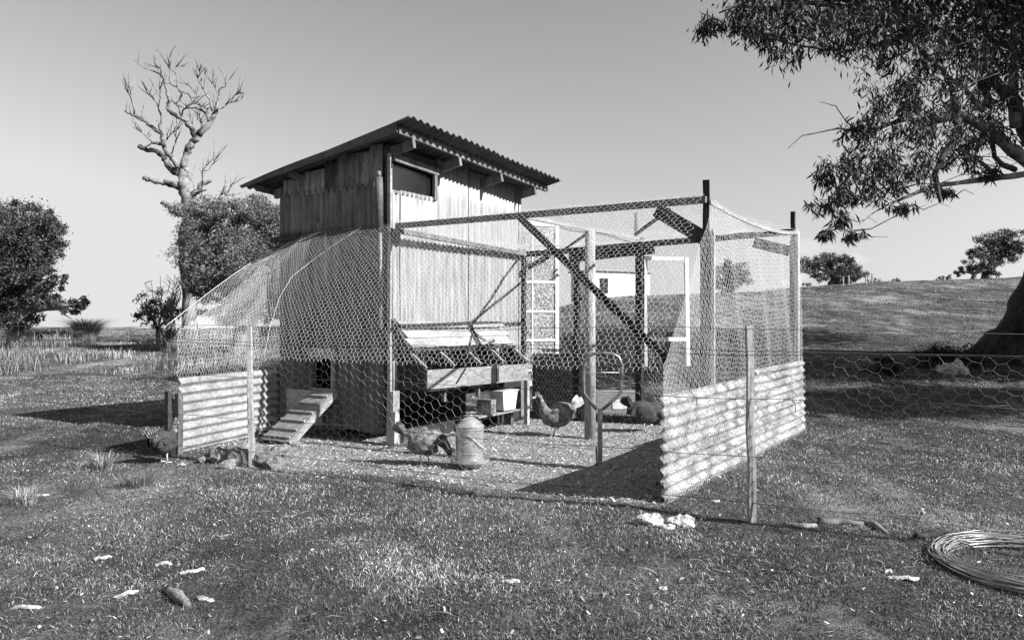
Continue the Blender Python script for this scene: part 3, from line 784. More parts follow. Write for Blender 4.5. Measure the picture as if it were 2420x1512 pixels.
# ------------------------------------------------------------------ feeder
fo = gp(1110, 1104)
feeder = empty('poultry_feeder', fo, R(20), label='galvanised cylinder feed hopper with domed lid standing in the run', cat='feeder')
MB().lathe([(.0, .01), (.10, .01), (.115, .045), (.168, .055), (.172, .085), (.166, .085), (.118, .06)], 48).build('tray', M['drum'], feeder)
MB().lathe([(.122, .05), (.122, .36)], 48).build('drum', M['drum'], feeder, True)
for z in (.135, .24): MB().lathe([(.1225, z - .004), (.126, z), (.1225, z + .004)], 48).build('band', M['drum'], feeder)
MB().lathe([(.1255, .335), (.1255, .362), (.131, .364), (.118, .376), (.07, .42), (.03, .442), (.0, .446)], 48).build('lid', M['drum'], feeder)
MB().tube([(-.03, 0, .44), (-.02, 0, .462), (.02, 0, .462), (.03, 0, .44)], .004, 6).build('lid_handle', M['pipe'], feeder, True)
MB().tube([(-.05, -.122, .30), (.0, -.135, .26), (.07, -.125, .20), (.125, -.075, .165), (.14, .0, .165)], .0045, 6).build('bail_handle', M['wire'], feeder, True)

# ------------------------------------------------------------------ hens
def hen(loc_, heading, label, pose='up', body='feather', neck=None, tail='feather_pale', sc=1.0, stride=.03):
    root = empty('hen', loc_, heading, label=label, cat='hen', group='hens loose about the run')
    root.scale = (sc, sc, sc)
    bodyr = [(-.19, .265, .018, .016), (-.17, .262, .05, .04), (-.12, .25, .092, .08), (-.05, .222, .122, .104), (.03, .208, .128, .112), (.09, .218, .11, .096), (.125, .25, .075, .066)]
    if pose == 'up':
        nk = [(.148, .29, .052, .046), (.165, .33, .038, .034), (.178, .365, .031, .027), (.190, .392, .031, .026), (.210, .398, .026, .022), (.228, .394, .012, .01)]
        hd = Vector((.205, 0, .395)); bk = Vector((.062, 0, -.012)); ax = Vector((.2, 0, 1))
    else:
        nk = [(.155, .222, .062, .054), (.188, .19, .046, .04), (.212, .155, .035, .031), (.228, .125, .031, .027), (.240, .105, .026, .022), (.250, .09, .012, .01)]
        hd = Vector((.236, 0, .112)); bk = Vector((.035, 0, -.055)); ax = Vector((1, 0, .4))
    rings = bodyr + nk; n_ = 14; vs = []; fs = []
    for i, (x, z, rz_, ry) in enumerate(rings):
        a = rings[max(0, i - 1)]; b_ = rings[min(len(rings) - 1, i + 1)]
        dd = Vector((b_[0] - a[0], 0, b_[1] - a[1])).normalized(); upv = Vector((-dd.z, 0, dd.x))
        for k in range(n_):
            an = 2 * math.pi * k / n_
            rr = 1 + .035 * math.sin(k * 2.3 + i * 1.9)
            vs.append(Vector((x, 0, z)) + upv * math.sin(an) * rz_ * rr + Vector((0, 1, 0)) * math.cos(an) * ry * rr)
        if i:
            o = (i - 1) * n_
            for k in range(n_): fs.append((o + k, o + (k + 1) % n_, o + n_ + (k + 1) % n_, o + n_ + k))
    fs.append(tuple(range(n_))); fs.append(tuple(reversed(range((len(rings) - 1) * n_, len(rings) * n_))))
    MB().add(vs, fs).build('body', M[body], root, True)
    if neck:
        h_ = MB()
        for i in range(len(nk) - 2):
            (x, z, a_, b_), (x2, z2, a2, b2) = nk[i], nk[i + 1]
            h_.blob(((x + x2) / 2, 0, (z + z2) / 2), (.036 - .004 * i, .05 - .007 * i, .04 - .004 * i), 10, 6, .12, i)
        h_.build('neck_hackle', M[neck], root, True)
    tm = MB()
    for k in range(9):
        a = R(118 + 9 * (k % 5) + 3 * (k // 5)); y = (k - 4) * .008
        L_ = .15 - .008 * (k % 3); o = Vector((-.145, y, .275)); dr = Vector((math.cos(a), (k - 4) * .04, math.sin(a))).normalized()
        sd = Vector((math.sin(a), 0, -math.cos(a)))
        P = [o - sd * .012, o + sd * .012, o + dr * L_ * .6 + sd * .024, o + dr * L_ + sd * .006, o + dr * L_ * .95 - sd * .014, o + dr * L_ * .55 - sd * .022]
        th = Vector((0, .0025, 0))
        tm.add([p - th for p in P] + [p + th for p in P], [(0, 1, 2, 3, 4, 5), (11, 10, 9, 8, 7, 6)] + [(i, (i + 1) % 6, 6 + (i + 1) % 6, 6 + i) for i in range(6)])
    tm.build('tail', M[tail], root)
    for s in (-1, 1):
        w = MB()
        w.blob((-.02, s * .088, .245), (.105, .022, .06), 12, 7, .06, 3)
        for k in range(5):
            o = Vector((-.06 - .012 * k, s * (.096 - .004 * k), .262 - .016 * k)); L_ = .11 - .008 * k
            w.add([o + Vector((0, 0, .014)), o + Vector((-L_ * .7, -s * .012, .012)), o + Vector((-L_, -s * .02, -.004)), o + Vector((-L_ * .6, -s * .008, -.014)), o + Vector((0, 0, -.014)),
                   o + Vector((0, -s * .006, .014)), o + Vector((-L_ * .7, -s * .018, .012)), o + Vector((-L_, -s * .024, -.004)), o + Vector((-L_ * .6, -s * .014, -.014)), o + Vector((0, -s * .006, -.014))],
                  [(0, 1, 2, 3, 4), (9, 8, 7, 6, 5)] + [(i, (i + 1) % 5, 5 + (i + 1) % 5, 5 + i) for i in range(5)])
        w.build('wing', M[body], root, True)
        fx = .02 + s * stride
        lg = MB()
        lg.tube([(.0 + s * .01, s * .045, .17), (.005 + fx * .5, s * .046, .125)], [.034, .018], 8)
        lg.build('thigh', M[body], root, True)
        sk = MB().tube([(.005 + fx * .5, s * .046, .13), (fx - .012, s * .046, .085), (fx, s * .046, .012)], [.011, .008, .007], 7)
        for a in (-28, 0, 28, 180):
            L_ = .055 if a != 180 else .028
            sk.tube([(fx, s * .046, .012), (fx + math.cos(R(a)) * L_ * .6, s * .046 + math.sin(R(a)) * L_ * .6, .009), (fx + math.cos(R(a)) * L_, s * .046 + math.sin(R(a)) * L_, .003)], [.006, .005, .0025], 5)
        sk.build('shank', M['shank'], root, True)
        MB().blob(hd + Vector((.004, s * .0235, .004)), (.005, .003, .005), 6, 4, 0).build('eye', M['eye'], root)
    b0 = hd + bk * .35
    MB().tube([b0, b0 + bk * .45 , hd + bk], [.011, .008, .001], 7).build('beak', M['shank'], root, True)
    cm = MB(); axn = ax.normalized(); fw = bk.normalized()
    P = [(-.03, .0), (-.028, .022), (-.016, .016), (-.008, .034), (.002, .02), (.010, .032), (.02, .012), (.024, .0)]
    Q = [hd + fw * a + axn * (b_ + .024) for a, b_ in P]; th = Vector((0, .003, 0))
    cm.add([q - th for q in Q] + [q + th for q in Q], [tuple(range(8)), tuple(reversed(range(8, 16)))] + [(i, (i + 1) % 8, 8 + (i + 1) % 8, 8 + i) for i in range(8)])
    cm.build('comb', M['comb'], root)
    MB().blob(hd + fw * .018 - axn * .028, (.009, .006, .016), 7, 5, 0).build('wattle', M['comb'], root, True)
    return root
hen(gp(1000, 1098), R(8), 'mottled hen pecking the ground beside the feed hopper', 'peck', 'feather', tail='feather_grey', sc=1.0, stride=.035)
hen(gp(1318, 1030), R(190), 'long-legged hen with pale tail standing before the dark iron', 'up', 'feather_grey', neck='feather', tail='feather_pale', sc=1.12, stride=.03)
hen(gp(386, 1094), R(78), 'hen with raised tail outside the wire by the pen post', 'up', 'feather_dark', neck='feather', tail='feather', sc=.88, stride=.015)
hen(gp(1522, 1020), R(15), 'dark hen feeding behind the near end of the weathered iron', 'peck', 'feather_dark', neck='feather_dark', tail='feather_dark', sc=1.08)

# ------------------------------------------------------------------ loose things about the yard
def box_thing(name, label, cat, c, w, d_, h, rz, m_, group=None):
    e = empty(name, c, rz, label=label, cat=cat, group=group)
    MB().box((-w / 2, -d_ / 2, 0), (w / 2, d_ / 2, h)).build('carton_body', M[m_], e)
    return e
cc = gp(1455, 973)
ct = box_thing('cardboard_carton', 'plain cardboard carton with a white label behind the run posts', 'carton', cc, .60, .35, .28, R(-2), 'carton')
MB().box((-.06, -.182, .06), (.16, -.1765, .19)).build('label_sheet', M['label'], ct)
MB().box((-.30, -.02, .281), (.30, .16, .288)).build('flap', M['carton'], ct)
tb = wor(.28, 1.78, 0)
tub = empty('plastic_tub', (tb.x, tb.y, .2), ROT, label='white tub under the right end of the nest box', cat='tub')
MB().add([(-.09, -.13, .02), (.09, -.13, .02), (.09, .13, .02), (-.09, .13, .02), (-.1, -.17, .24), (.1, -.17, .24), (.1, .17, .24), (-.1, .17, .24)],
         [(3, 2, 1, 0), (4, 5, 6, 7), (0, 1, 5, 4), (1, 2, 6, 5), (2, 3, 7, 6), (3, 0, 4, 7)]).build('tub_body', M['paint_white'], tub)
MB().box((-.112, -.185, .241), (.112, .185, .255)).build('tub_rim', M['paint_white'], tub)
sh = wor(.25, 1.55, 0)
st = empty('low_shelf', (sh.x, sh.y, 0), ROT, label='low plank shelf on blocks under the nest box', cat='shelf')
MB().beam((0, -.42, .19), (0, .5, .19), .22, .022, j=.001).build('shelf_plank', M['timber_pale'], st)
for v in (-.3, .4): MB().box((-.05, v - .03, -.01), (.05, v + .03, .178)).build('block', M['timber_grey'], st)
tb2 = wor(.27, 1.42, 0)
t2 = empty('feed_tin', (tb2.x, tb2.y, .202), ROT, label='small pale square tin beside the white tub', cat='tin')
MB().box((-.07, -.10, 0), (.07, .10, .15)).build('tin_body', M['iron_old'], t2)
MB().box((-.075, -.105, .151), (.075, .105, .162)).build('tin_lid', M['iron_old'], t2)

rk = [(505, 1068, .07), (523, 1083, .11), (548, 1068, .09), (565, 1090, .13), (583, 1077, .08), (612, 1086, .10), (630, 1092, .12), (648, 1098, .09), (655, 1072, .09), (672, 1058, .06), (540, 1098, .07), (478, 1085, .05), (700, 1046, .05)]
rk.sort()
ORD = ['leftmost', 'second from the left', 'third from the left', 'fourth from the left', 'fifth from the left', 'sixth from the left', 'middle', 'sixth from the right', 'fifth from the right', 'fourth from the right', 'third from the right', 'second from the right', 'rightmost']
for i, (px, py, r_) in enumerate(rk):
    p = gp(px, py + 8)
    o = MB().blob((0, 0, r_ * .45), (r_, r_ * .75, r_ * .72), 9, 6, .16, i + 5).build('fieldstone', M['rock'], None, False,
        label='rough stone, %s of the row heaped between pen iron and ramp foot' % ORD[i], cat='stone', group='stones heaped by the pen iron')
    o.location = p; o.rotation_euler = (random.uniform(-.3, .3), random.uniform(-.3, .3), random.uniform(0, 6))
def stone(px, py, r, label, m_='rock_pale', sq=(1, .7, .45), seed=0):
    p = gp(px, py)
    o = MB().blob((0, 0, r * sq[2] * .6), (r * sq[0], r * sq[1], r * sq[2]), 18, 12, .38, seed).build('stone', M[m_], None, False, label=label, cat='stone')
    o.location = p; return o
stone(1535, 1240, .085, 'pale flaky stone, left one of the pair in front of the iron', seed=2, sq=(1, .6, .5))
stone(1612, 1242, .075, 'pale flaky stone, right one of the pair in front of the iron', seed=9, sq=(1.15, .6, .55))
stone(1575, 1250, .05, 'small pale crumbled stone between two larger pale stones', seed=4, sq=(1.2, .6, .3))
stone(2262, 884, .16, 'white angular rock in the shade below the big gum', seed=12, sq=(1, .8, .9))
stone(2232, 880, .12, 'smaller white rock left of the angular one below the big gum', seed=13, sq=(1, .8, .8))

def stick(name, pts, rads, label, cat, m_='log'):
    w = [gp(px, py) for px, py in pts]
    o0 = w[0]
    mb = MB(); P = []
    for i in range(len(w) - 1):
        for t_ in (0, .33, .66): P.append((w[i].lerp(w[i + 1], t_), rads[i] + (rads[i + 1] - rads[i]) * t_))
    P.append((w[-1], rads[-1]))
    mb.tube([q - o0 + Vector((random.uniform(-.006, .006), random.uniform(-.006, .006), r_ * .6)) for q, r_ in P], [r_ * random.uniform(.85, 1.15) for q, r_ in P], 8)
    o = mb.build(name, M[m_], None, True, label=label, cat=cat); o.location = o0; return o
stick('log', [(398, 1400), (420, 1418), (447, 1438)], [.02, .028, .018], 'short barky log in the grass at the bottom left', 'log')
stick('bark_strip', [(1935, 1238), (1990, 1240), (2040, 1244)], [.03, .026, .02], 'pale grey branch lying right of the fence post', 'branch', 'deadwood')
stick('bark_strip', [(2042, 1240), (2065, 1248), (2095, 1262)], [.02, .028, .012], 'curved dark branch piece beyond the pale grey branch', 'branch')
stick('bark_strip', [(1850, 1240), (1890, 1246), (1930, 1246)], [.012, .018, .015], 'thin dark branch at the foot of the fence post', 'branch')
stick('log', [(2165, 1272), (2215, 1268), (2262, 1276), (2325, 1284)], [.02, .035, .03, .012], 'dark log lying behind the coil of wire', 'log', 'bark')
stick('stick', [(505, 1262), (520, 1270), (548, 1262)], [.006, .007, .004], 'small forked white stick on the turf left of centre', 'stick', 'deadwood')
stick('stick', [(270, 1405), (283, 1435), (300, 1463)], [.003, .003, .002], 'thin upright straw stem beside a bark flake bottom left', 'stick', 'deadwood')
def flake(px, py, L_, W_, rz, label):
    p = gp(px, py); mb = MB(); n_ = 7; vs = []; fs = []
    rr = random.Random(int(px)); top_ = []
    for i in range(n_):
        t_ = i / (n_ - 1); w_ = W_ * (.35 + .65 * math.sin(math.pi * min(.98, .12 + t_ * .8))) * rr.uniform(.45, 1.35)
        x = (t_ - .5) * L_; z = .006 + .008 * math.sin(t_ * 3) * rr.uniform(.2, 1.6)
        top_ += [(x, -w_ / 2, z), (x + rr.uniform(-.012, .012), rr.uniform(-.2, .2) * w_, z + .008), (x, w_ / 2, z - .002)]
    vs = top_ + [(a, b_, c_ - .006) for a, b_, c_ in top_]; N_ = len(top_)
    for i in range(n_ - 1):
        for k in range(2):
            q = i * 3 + k; fs.append((q, q + 3, q + 4, q + 1)); fs.append((N_ + q, N_ + q + 1, N_ + q + 4, N_ + q + 3))
        q = i * 3; fs.append((q, N_ + q, N_ + q + 3, q + 3)); q += 2; fs.append((q, q + 3, N_ + q + 3, N_ + q))
    fs += [(0, 1, N_ + 1, N_), (1, 2, N_ + 2, N_ + 1)]; q = (n_ - 1) * 3; fs += [(q + 1, q, N_ + q, N_ + q + 1), (q + 2, q + 1, N_ + q + 1, N_ + q + 2)]
    o = mb.add(vs, fs).build('bark_flake', M['flake'], None, False, label=label, cat='bark'); o.location = p; o.rotation_euler = (0, 0, rz)
flake(2135, 1372, .13, .045, R(-8), 'white bark flake nearest the wire coil')
flake(2098, 1354, .06, .03, R(30), 'small pale flake just beyond the white one near the coil')
flake(300, 1408, .10, .035, R(48), 'ragged pale bark flake in the bottom left beside a straw')
flake(243, 1322, .09, .03, R(40), 'white bark flake in the left foreground grass')
flake(388, 1338, .08, .03, R(15), 'pale bark flake right of the left foreground one')
flake(455, 1355, .12, .025, R(35), 'long pale bark curl left of centre foreground')
flake(90, 1172, .16, .04, R(8), 'white bark strip by the tussock at the left edge')
flake(62, 1440, .13, .03, R(4), 'dull bark strip in the bottom left corner')
flake(485, 1420, .10, .05, R(-30), 'ragged bark scrap right of the short log')
flake(1210, 1378, .08, .03, R(5), 'small pale flake in the middle foreground')
flake(1565, 1395, .05, .03, R(20), 'tiny pale flake in the right foreground')
flake(1690, 1186, .06, .04, R(10), 'pale flake on the turf right of the weathered iron')
flake(2178, 1212, .06, .045, R(60), 'pale upright flake on the turf at the right')
flake(1390, 1192, .03, .03, R(80), 'tiny white chip at the edge of the iron shadow')
flake(2360, 960, .35, .12, R(5), 'long white board scrap in the shade at the right edge')
flake(430, 1100, .07, .04, R(20), 'pale chip beside the hen outside the wire')

# coil of fencing wire
cc = Vector((2.74, 4.18, 0)); cc.z = hg(cc.x, cc.y)
coil = empty('wire_coil', cc, 0, label='flat coil of new fencing wire lying at the right edge', cat='wire coil')
for k in range(34):
    r0 = .50 - .0028 * k + random.uniform(-.004, .004); ph = random.uniform(0, 6.28); z0 = .012 + .045 * random.random() + .02 * math.sin(k)
    ox, oy = random.uniform(-.012, .012), random.uniform(-.012, .012)
    mb = MB(); N_ = 56
    P = [Vector((ox + (r0 + .006 * math.sin(3 * a + ph)) * math.cos(a), oy + (r0 + .006 * math.sin(2 * a + ph)) * math.sin(a) , max(.012, z0 + .012 * math.sin(a * 2 + ph)))) for a in np.linspace(0, 2 * math.pi, N_)]
    mb.tube(P, .003, 5, cap=False).build('wire_turn', M['coil'], coil, True)

# ------------------------------------------------------------------ vegetation
def leaves(clusters, per, size, aspect=2.2, sub=.28, droop=0.0, shell=.75, seed=0, nsub=None, flat=.7, subn=None):
    """leaf faces spread through the twig clumps of each cluster (centre, radii)"""
    r_ = np.random.default_rng(seed); C = []; T = []
    for (c, rad) in clusters:
        rad = np.array(rad); vol = float(np.prod(rad)) ** (1 / 3)
        k = subn or max(6, int(nsub * (vol ** 2))) if nsub else 20
        d = r_.normal(size=(k, 3)); d /= np.linalg.norm(d, axis=1, keepdims=True)
        rr = shell + (1.18 - shell) * r_.random((k, 1)); rr = np.where(r_.random((k, 1)) < .25, r_.random((k, 1)) * shell, rr)
        sc_ = np.array(c) + d * rr * rad
        tn = r_.random(k)
        for j in range(k):
            m_ = int(per * r_.uniform(.6, 1.4))
            g = r_.normal(size=(m_, 3)) * sub * vol * np.array([1, 1, flat]) * .5
            C.append(sc_[j] + g); T.append(np.clip(tn[j] * .7 + r_.random(m_) * .5 - .1, 0, 1))
    C = np.concatenate(C); T = np.concatenate(T); N = len(C)
    ax_ = r_.normal(size=(N, 3))
    ax_[:, 2] = ax_[:, 2] * (1 - droop) - droop * 2.2
    ax_ /= np.linalg.norm(ax_, axis=1, keepdims=True)
    rf = r_.normal(size=(N, 3)); sd = np.cross(ax_, rf); sd /= np.linalg.norm(sd, axis=1, keepdims=True)
    L_ = size * r_.uniform(.6, 1.3, (N, 1)); W_ = L_ / aspect / 2
    bend = np.cross(ax_, sd) * L_ * .12
    V = np.stack([C, C + ax_ * L_ * .5 + sd * W_ + bend, C + ax_ * L_, C + ax_ * L_ * .5 - sd * W_ + bend], 1).reshape(-1, 3)
    q = (np.arange(N) * 4)[:, None] + np.array([[0, 1, 2, 3]])
    return V, q, np.repeat(T, 4)

def make_tree(name, label, cat, base, clusters, trunk_r, mleaf, size, per=28, nsub=40, seed=0, bark='limb', group=None, aspect=2.2, sub=.42, lean=(0, 0), flat=.7, extra=None, trunk_top=None, twigs=True):
    root = empty(name, base, 0, label=label, cat=cat, group=group)
    b0 = Vector(base)
    cl = [((Vector(c) - b0), r_) for c, r_ in clusters]
    V, q, T = leaves([(tuple(c), r_) for c, r_ in cl], per, size, aspect, sub, 0.1, seed=seed, nsub=nsub, flat=flat)
    link('crown', np_mesh('crown', V, q, tone=T), M[mleaf], root)
    rr = random.Random(seed)
    cen = Vector((0, 0, 0))
    for c, _ in cl: cen += c
    cen /= len(cl)
    tt = Vector(trunk_top) - b0 if trunk_top else Vector((cen.x * .6, cen.y * .6, max(cen.z * .5, .3)))
    MB().tube([Vector((0, 0, -.2)), tt * .4 + Vector((rr.uniform(-.1, .1) * trunk_r * 4, 0, 0)), tt], [trunk_r * 1.25, trunk_r, trunk_r * .75], 10).build('trunk', M[bark], root, True)
    for c, r_ in cl:
        mid = tt.lerp(c, .5) + Vector((rr.uniform(-.15, .15), rr.uniform(-.15, .15), rr.uniform(-.1, .2))) * r_[0]
        mb = MB().tube([tt * .95, mid, c], [trunk_r * .6, trunk_r * .35, trunk_r * .12], 7)
        if twigs:
            for _ in range(7):
                e = c + Vector((rr.gauss(0, 1), rr.gauss(0, 1), rr.gauss(0, .8))).normalized() * r_[0] * .85
                mb.tube([mid.lerp(c, rr.random()), mid.lerp(e, .7) + Vector((0, 0, .1)) * r_[2], e], [trunk_r * .18, trunk_r * .1, .008], 5)
        mb.build('limb', M[bark], root, True)
    return root

def CL(px, py, y, rx, ry, dr=None):
    """a leaf cluster as seen: centre and extent"""
    c = at(px, py, y); a, b_ = rx / F * y, ry / F * y
    return (tuple(c), (a, dr if dr else (a + b_) / 2, b_))
def base_at(px, y, dx=0):
    x = (px - CX) / F * y; return (x, y, hg(x, y))

# trees on the left
make_tree('gum_tree', 'dense dark gum tree cut by the left edge of the frame', 'tree', base_at(30, 27),
          [CL(40, 560, 27, 85, 75), CL(110, 545, 26.6, 35, 45), CL(20, 640, 27, 70, 70), CL(75, 640, 26.5, 48, 42), CL(60, 715, 27, 60, 38), CL(132, 590, 26.6, 18, 14), CL(100, 508, 26.8, 22, 18), CL(138, 665, 26.4, 16, 20), CL(55, 488, 27, 22, 14), CL(-60, 600, 27.5, 110, 120), CL(120, 715, 26.5, 30, 18), CL(165, 730, 26.5, 28, 16), CL(200, 715, 26.3, 18, 12), CL(-20, 720, 27, 60, 45), CL(30, 752, 26.8, 60, 20)],
          .22, 'leaf_far', .10, per=110, nsub=85, seed=21, sub=.32)
make_tree('wattle_tree', 'bushy feathery tree in front of the dead gum left of the hen house', 'tree', base_at(560, 25),
          [CL(470, 510, 25, 58, 45), CL(560, 520, 25, 60, 52), CL(630, 525, 25.5, 60, 55), CL(470, 590, 24.8, 60, 55), CL(550, 610, 24.6, 75, 62), CL(640, 610, 25, 60, 70), CL(500, 665, 24.6, 55, 45), CL(590, 680, 24.8, 70, 50), CL(550, 735, 24.8, 60, 26), CL(620, 745, 25, 50, 22), CL(690, 540, 25.6, 50, 60), CL(460, 690, 24.5, 28, 30), CL(645, 700, 25, 45, 40)],
          .2, 'leaf_tree', .095, per=120, nsub=95, seed=22, aspect=3, sub=.30)
make_tree('bush', 'small round dark bush standing on the skyline left of the wire netting', 'bush', base_at(372, 27.5),
          [CL(345, 725, 27.5, 25, 28), CL(385, 718, 27.5, 32, 30), CL(405, 745, 27.3, 25, 25), CL(355, 750, 27.3, 30, 20)],
          .08, 'leaf_far', .10, per=50, nsub=80, seed=23)

# dead tree: traced as limbs, each with its own depth
DY = 30.0
dead = empty('dead_tree', base_at(540, DY), 0, label='tall bleached dead gum with bare forked limbs behind the bushy tree', cat='dead tree')
db = Vector(dead.location)
def Z5(x, y): return ((300 + x * 340 / 1196) / 1.033, (130 + y * 340 / 1196) / 1.033)
DL = [  # (points in zoom units, radii px, depth drift)
    ('trunk', [(560, 2300), (560, 1900), (545, 1500), (560, 1260), (520, 1150), (510, 1060), (530, 985)], [52, 48, 42, 38, 36, 34, 26], 0),
    ('limb', [(530, 985), (545, 880), (570, 810), (610, 740), (650, 700)], [24, 22, 24, 24, 24], 0),
    ('limb', [(650, 700), (720, 630), (775, 550), (805, 480), (820, 400), (830, 300), (880, 280), (915, 225)], [24, 20, 17, 14, 9, 6, 4, 2], .5),
    ('limb', [(620, 720), (585, 650), (540, 580), (470, 540), (400, 495), (375, 465)], [17, 16, 17, 14, 12, 9], -.6),
    ('limb', [(385, 465), (400, 400), (375, 320), (355, 230), (320, 180), (230, 140), (150, 105), (100, 58)], [12, 11, 9, 7, 5, 4, 3, 1.5], -.8),
    ('limb', [(345, 215), (320, 130), (275, 110), (268, 45)], [5, 4, 3, 1.5], .3),
    ('limb', [(400, 380), (450, 430), (490, 400), (505, 340), (465, 290), (400, 255)], [5, 6, 8, 7, 5, 3], .5),
    ('limb', [(400, 255), (405, 180), (395, 90), (398, 35)], [4, 4, 3, 1.5], -.3),
    ('limb', [(465, 290), (465, 200), (430, 140), (470, 110), (530, 102)], [5, 4, 3, 2, 1], .4),
    ('limb', [(500, 540), (480, 460), (450, 430), (410, 375)], [8, 6, 4, 3], .5),
    ('limb', [(505, 545), (520, 480), (580, 440), (620, 425), (700, 460)], [7, 5, 4, 3, 2], -.5),
    ('limb', [(505, 330), (560, 345), (600, 400), (680, 450), (740, 480)], [5, 4, 3, 3, 2], .6),
    ('limb', [(735, 580), (720, 510), (660, 475), (600, 470), (530, 475)], [12, 9, 6, 4, 2], .3),
    ('limb', [(770, 490), (745, 400), (690, 310), (665, 240), (700, 200), (710, 145)], [10, 6, 5, 4, 3, 1.5], .4),
    ('limb', [(690, 310), (640, 210), (660, 180), (648, 118)], [4, 3, 3, 1.5], -.4),
    ('limb', [(660, 440), (635, 360), (600, 310), (545, 255)], [4, 4, 3, 1.5], .3),
    ('limb', [(810, 480), (860, 460), (900, 430), (980, 410), (1045, 375)], [8, 5, 4, 3, 1.5], .6),
    ('limb', [(880, 440), (940, 380), (990, 340), (1030, 338)], [4, 3, 2, 1], -.2),
    ('limb', [(825, 400), (800, 310), (770, 250), (775, 190)], [4, 3, 2, 1], .3),
    ('limb', [(680, 650), (672, 590), (655, 530)], [9, 6, 2], .3),
    ('limb', [(640, 690), (600, 620), (585, 560)], [4, 2.5, 1], .2),
    ('limb', [(500, 985), (440, 930), (400, 880), (370, 820), (330, 770), (255, 770)], [22, 20, 17, 17, 16, 8], -.8),
    ('limb', [(255, 770), (230, 740), (180, 690), (120, 650)], [7, 4, 3, 1], -.2),
    ('limb', [(345, 760), (330, 690), (270, 650), (200, 590), (110, 540), (50, 515), (10, 495)], [13, 14, 13, 11, 9, 5, 2], -.5),
    ('limb', [(95, 530), (85, 430), (65, 370), (30, 320), (10, 275)], [7, 5, 4, 3, 1.5], -.2),
    ('limb', [(65, 370), (70, 330), (50, 300)], [3, 2, 1], .2),
    ('limb', [(325, 690), (315, 620), (335, 560), (310, 480), (290, 420), (240, 370), (195, 315)], [11, 9, 7, 6, 4, 3, 1.5], .3),
    ('limb', [(305, 460), (320, 380), (315, 310)], [4, 3, 1.5], -.3),
    ('limb', [(490, 1025), (430, 1010), (380, 940), (340, 880), (290, 845), (200, 820), (140, 795)], [24, 26, 22, 20, 18, 16, 18], .5),
    ('limb', [(170, 820), (215, 790), (255, 770)], [6, 5, 4], .1),
    ('limb', [(415, 860), (440, 790), (460, 740), (440, 680), (490, 632)], [6, 5, 4, 3, 1.5], .3),
    ('limb', [(350, 770), (385, 735), (412, 695)], [4, 3, 1.5], .2),
    ('limb', [(490, 1150), (440, 1135), (380, 1110), (300, 1095), (220, 1080), (172, 1065)], [26, 24, 21, 19, 17, 15], -.5),
    ('limb', [(575, 1230), (640, 1180), (680, 1120), (755, 1100)], [22, 20, 17, 11], .3),
    ('limb', [(575, 1230), (640, 1190), (718, 1172)], [10, 9, 5], -.3),
    ('limb', [(665, 1250), (690, 1120), (680, 1010), (730, 950), (800, 865)], [5, 5, 4, 3, 1.5], .5),
    ('limb', [(680, 1010), (740, 1000), (780, 930), (822, 872)], [4, 3, 2, 1], .2),
    ('limb', [(610, 1150), (600, 1100), (560, 1065)], [4, 3, 1.5], .2),
    ('limb', [(550, 1400), (480, 1370), (420, 1330), (370, 1290), (325, 1275)], [20, 22, 20, 17, 12], -.4),
    ('limb', [(800, 1275), (840, 1220), (900, 1180), (940, 1125)], [6, 5, 3, 1.5], .4),
    ('limb', [(830, 1250), (900, 1218), (995, 1212)], [5, 3, 1.5], .3),
]
def wiggle(P, Rr, amp, rr, steps=4):
    out = []; ro = []
    for i in range(len(P) - 1):
        for s in range(steps):
            t_ = s / steps; q = P[i].lerp(P[i + 1], t_)
            if s or i: q = q + Vector((rr.uniform(-1, 1), rr.uniform(-1, 1), rr.uniform(-1, 1))) * amp * (Rr[i] + .03)
            out.append(q); ro.append((Rr[i] + (Rr[i + 1] - Rr[i]) * t_) * rr.uniform(.9, 1.1))
    out.append(P[-1]); ro.append(Rr[-1]); return out, ro
rd = random.Random(5)
PXM = DY / F * 340 / 1196 / 1.033
for nm, pts, rs, dr in DL:
    P = []
    for i, (x, y) in enumerate(pts):
        px, py = Z5(x, y); f_ = i / (len(pts) - 1)
        base_d = 0
        P.append(at(px, py, DY + dr * f_) - db)
    if nm == 'trunk': P[0].z = -.3
    Rr = [max(r_ * PXM * 1.2, .014) for r_ in rs]
    o, ro = wiggle(P, Rr, .32, rd)
    mb = MB().tube(o, ro, 10 if rs[0] > 8 else 6)
    # side twigs near the tips
    if nm == 'limb' and rs[-1] < 3:
        for _ in range(7):
            k = rd.randrange(len(o) // 3, len(o)); dv = (o[min(k + 1, len(o) - 1)] - o[k - 1]).normalized()
            tw_ = (dv + Vector((rd.uniform(-1, 1), rd.uniform(-1, 1), rd.uniform(-.2, 1)))).normalized()
            L_ = rd.uniform(.2, .75)
            mb.tube([o[k], o[k] + tw_ * L_ * .5 + Vector((0, 0, .03)), o[k] + tw_ * L_ + Vector((rd.uniform(-.1, .1), 0, .08))], [.016, .012, .008], 5)
    mb.build(nm, M['deadwood'], dead, True)
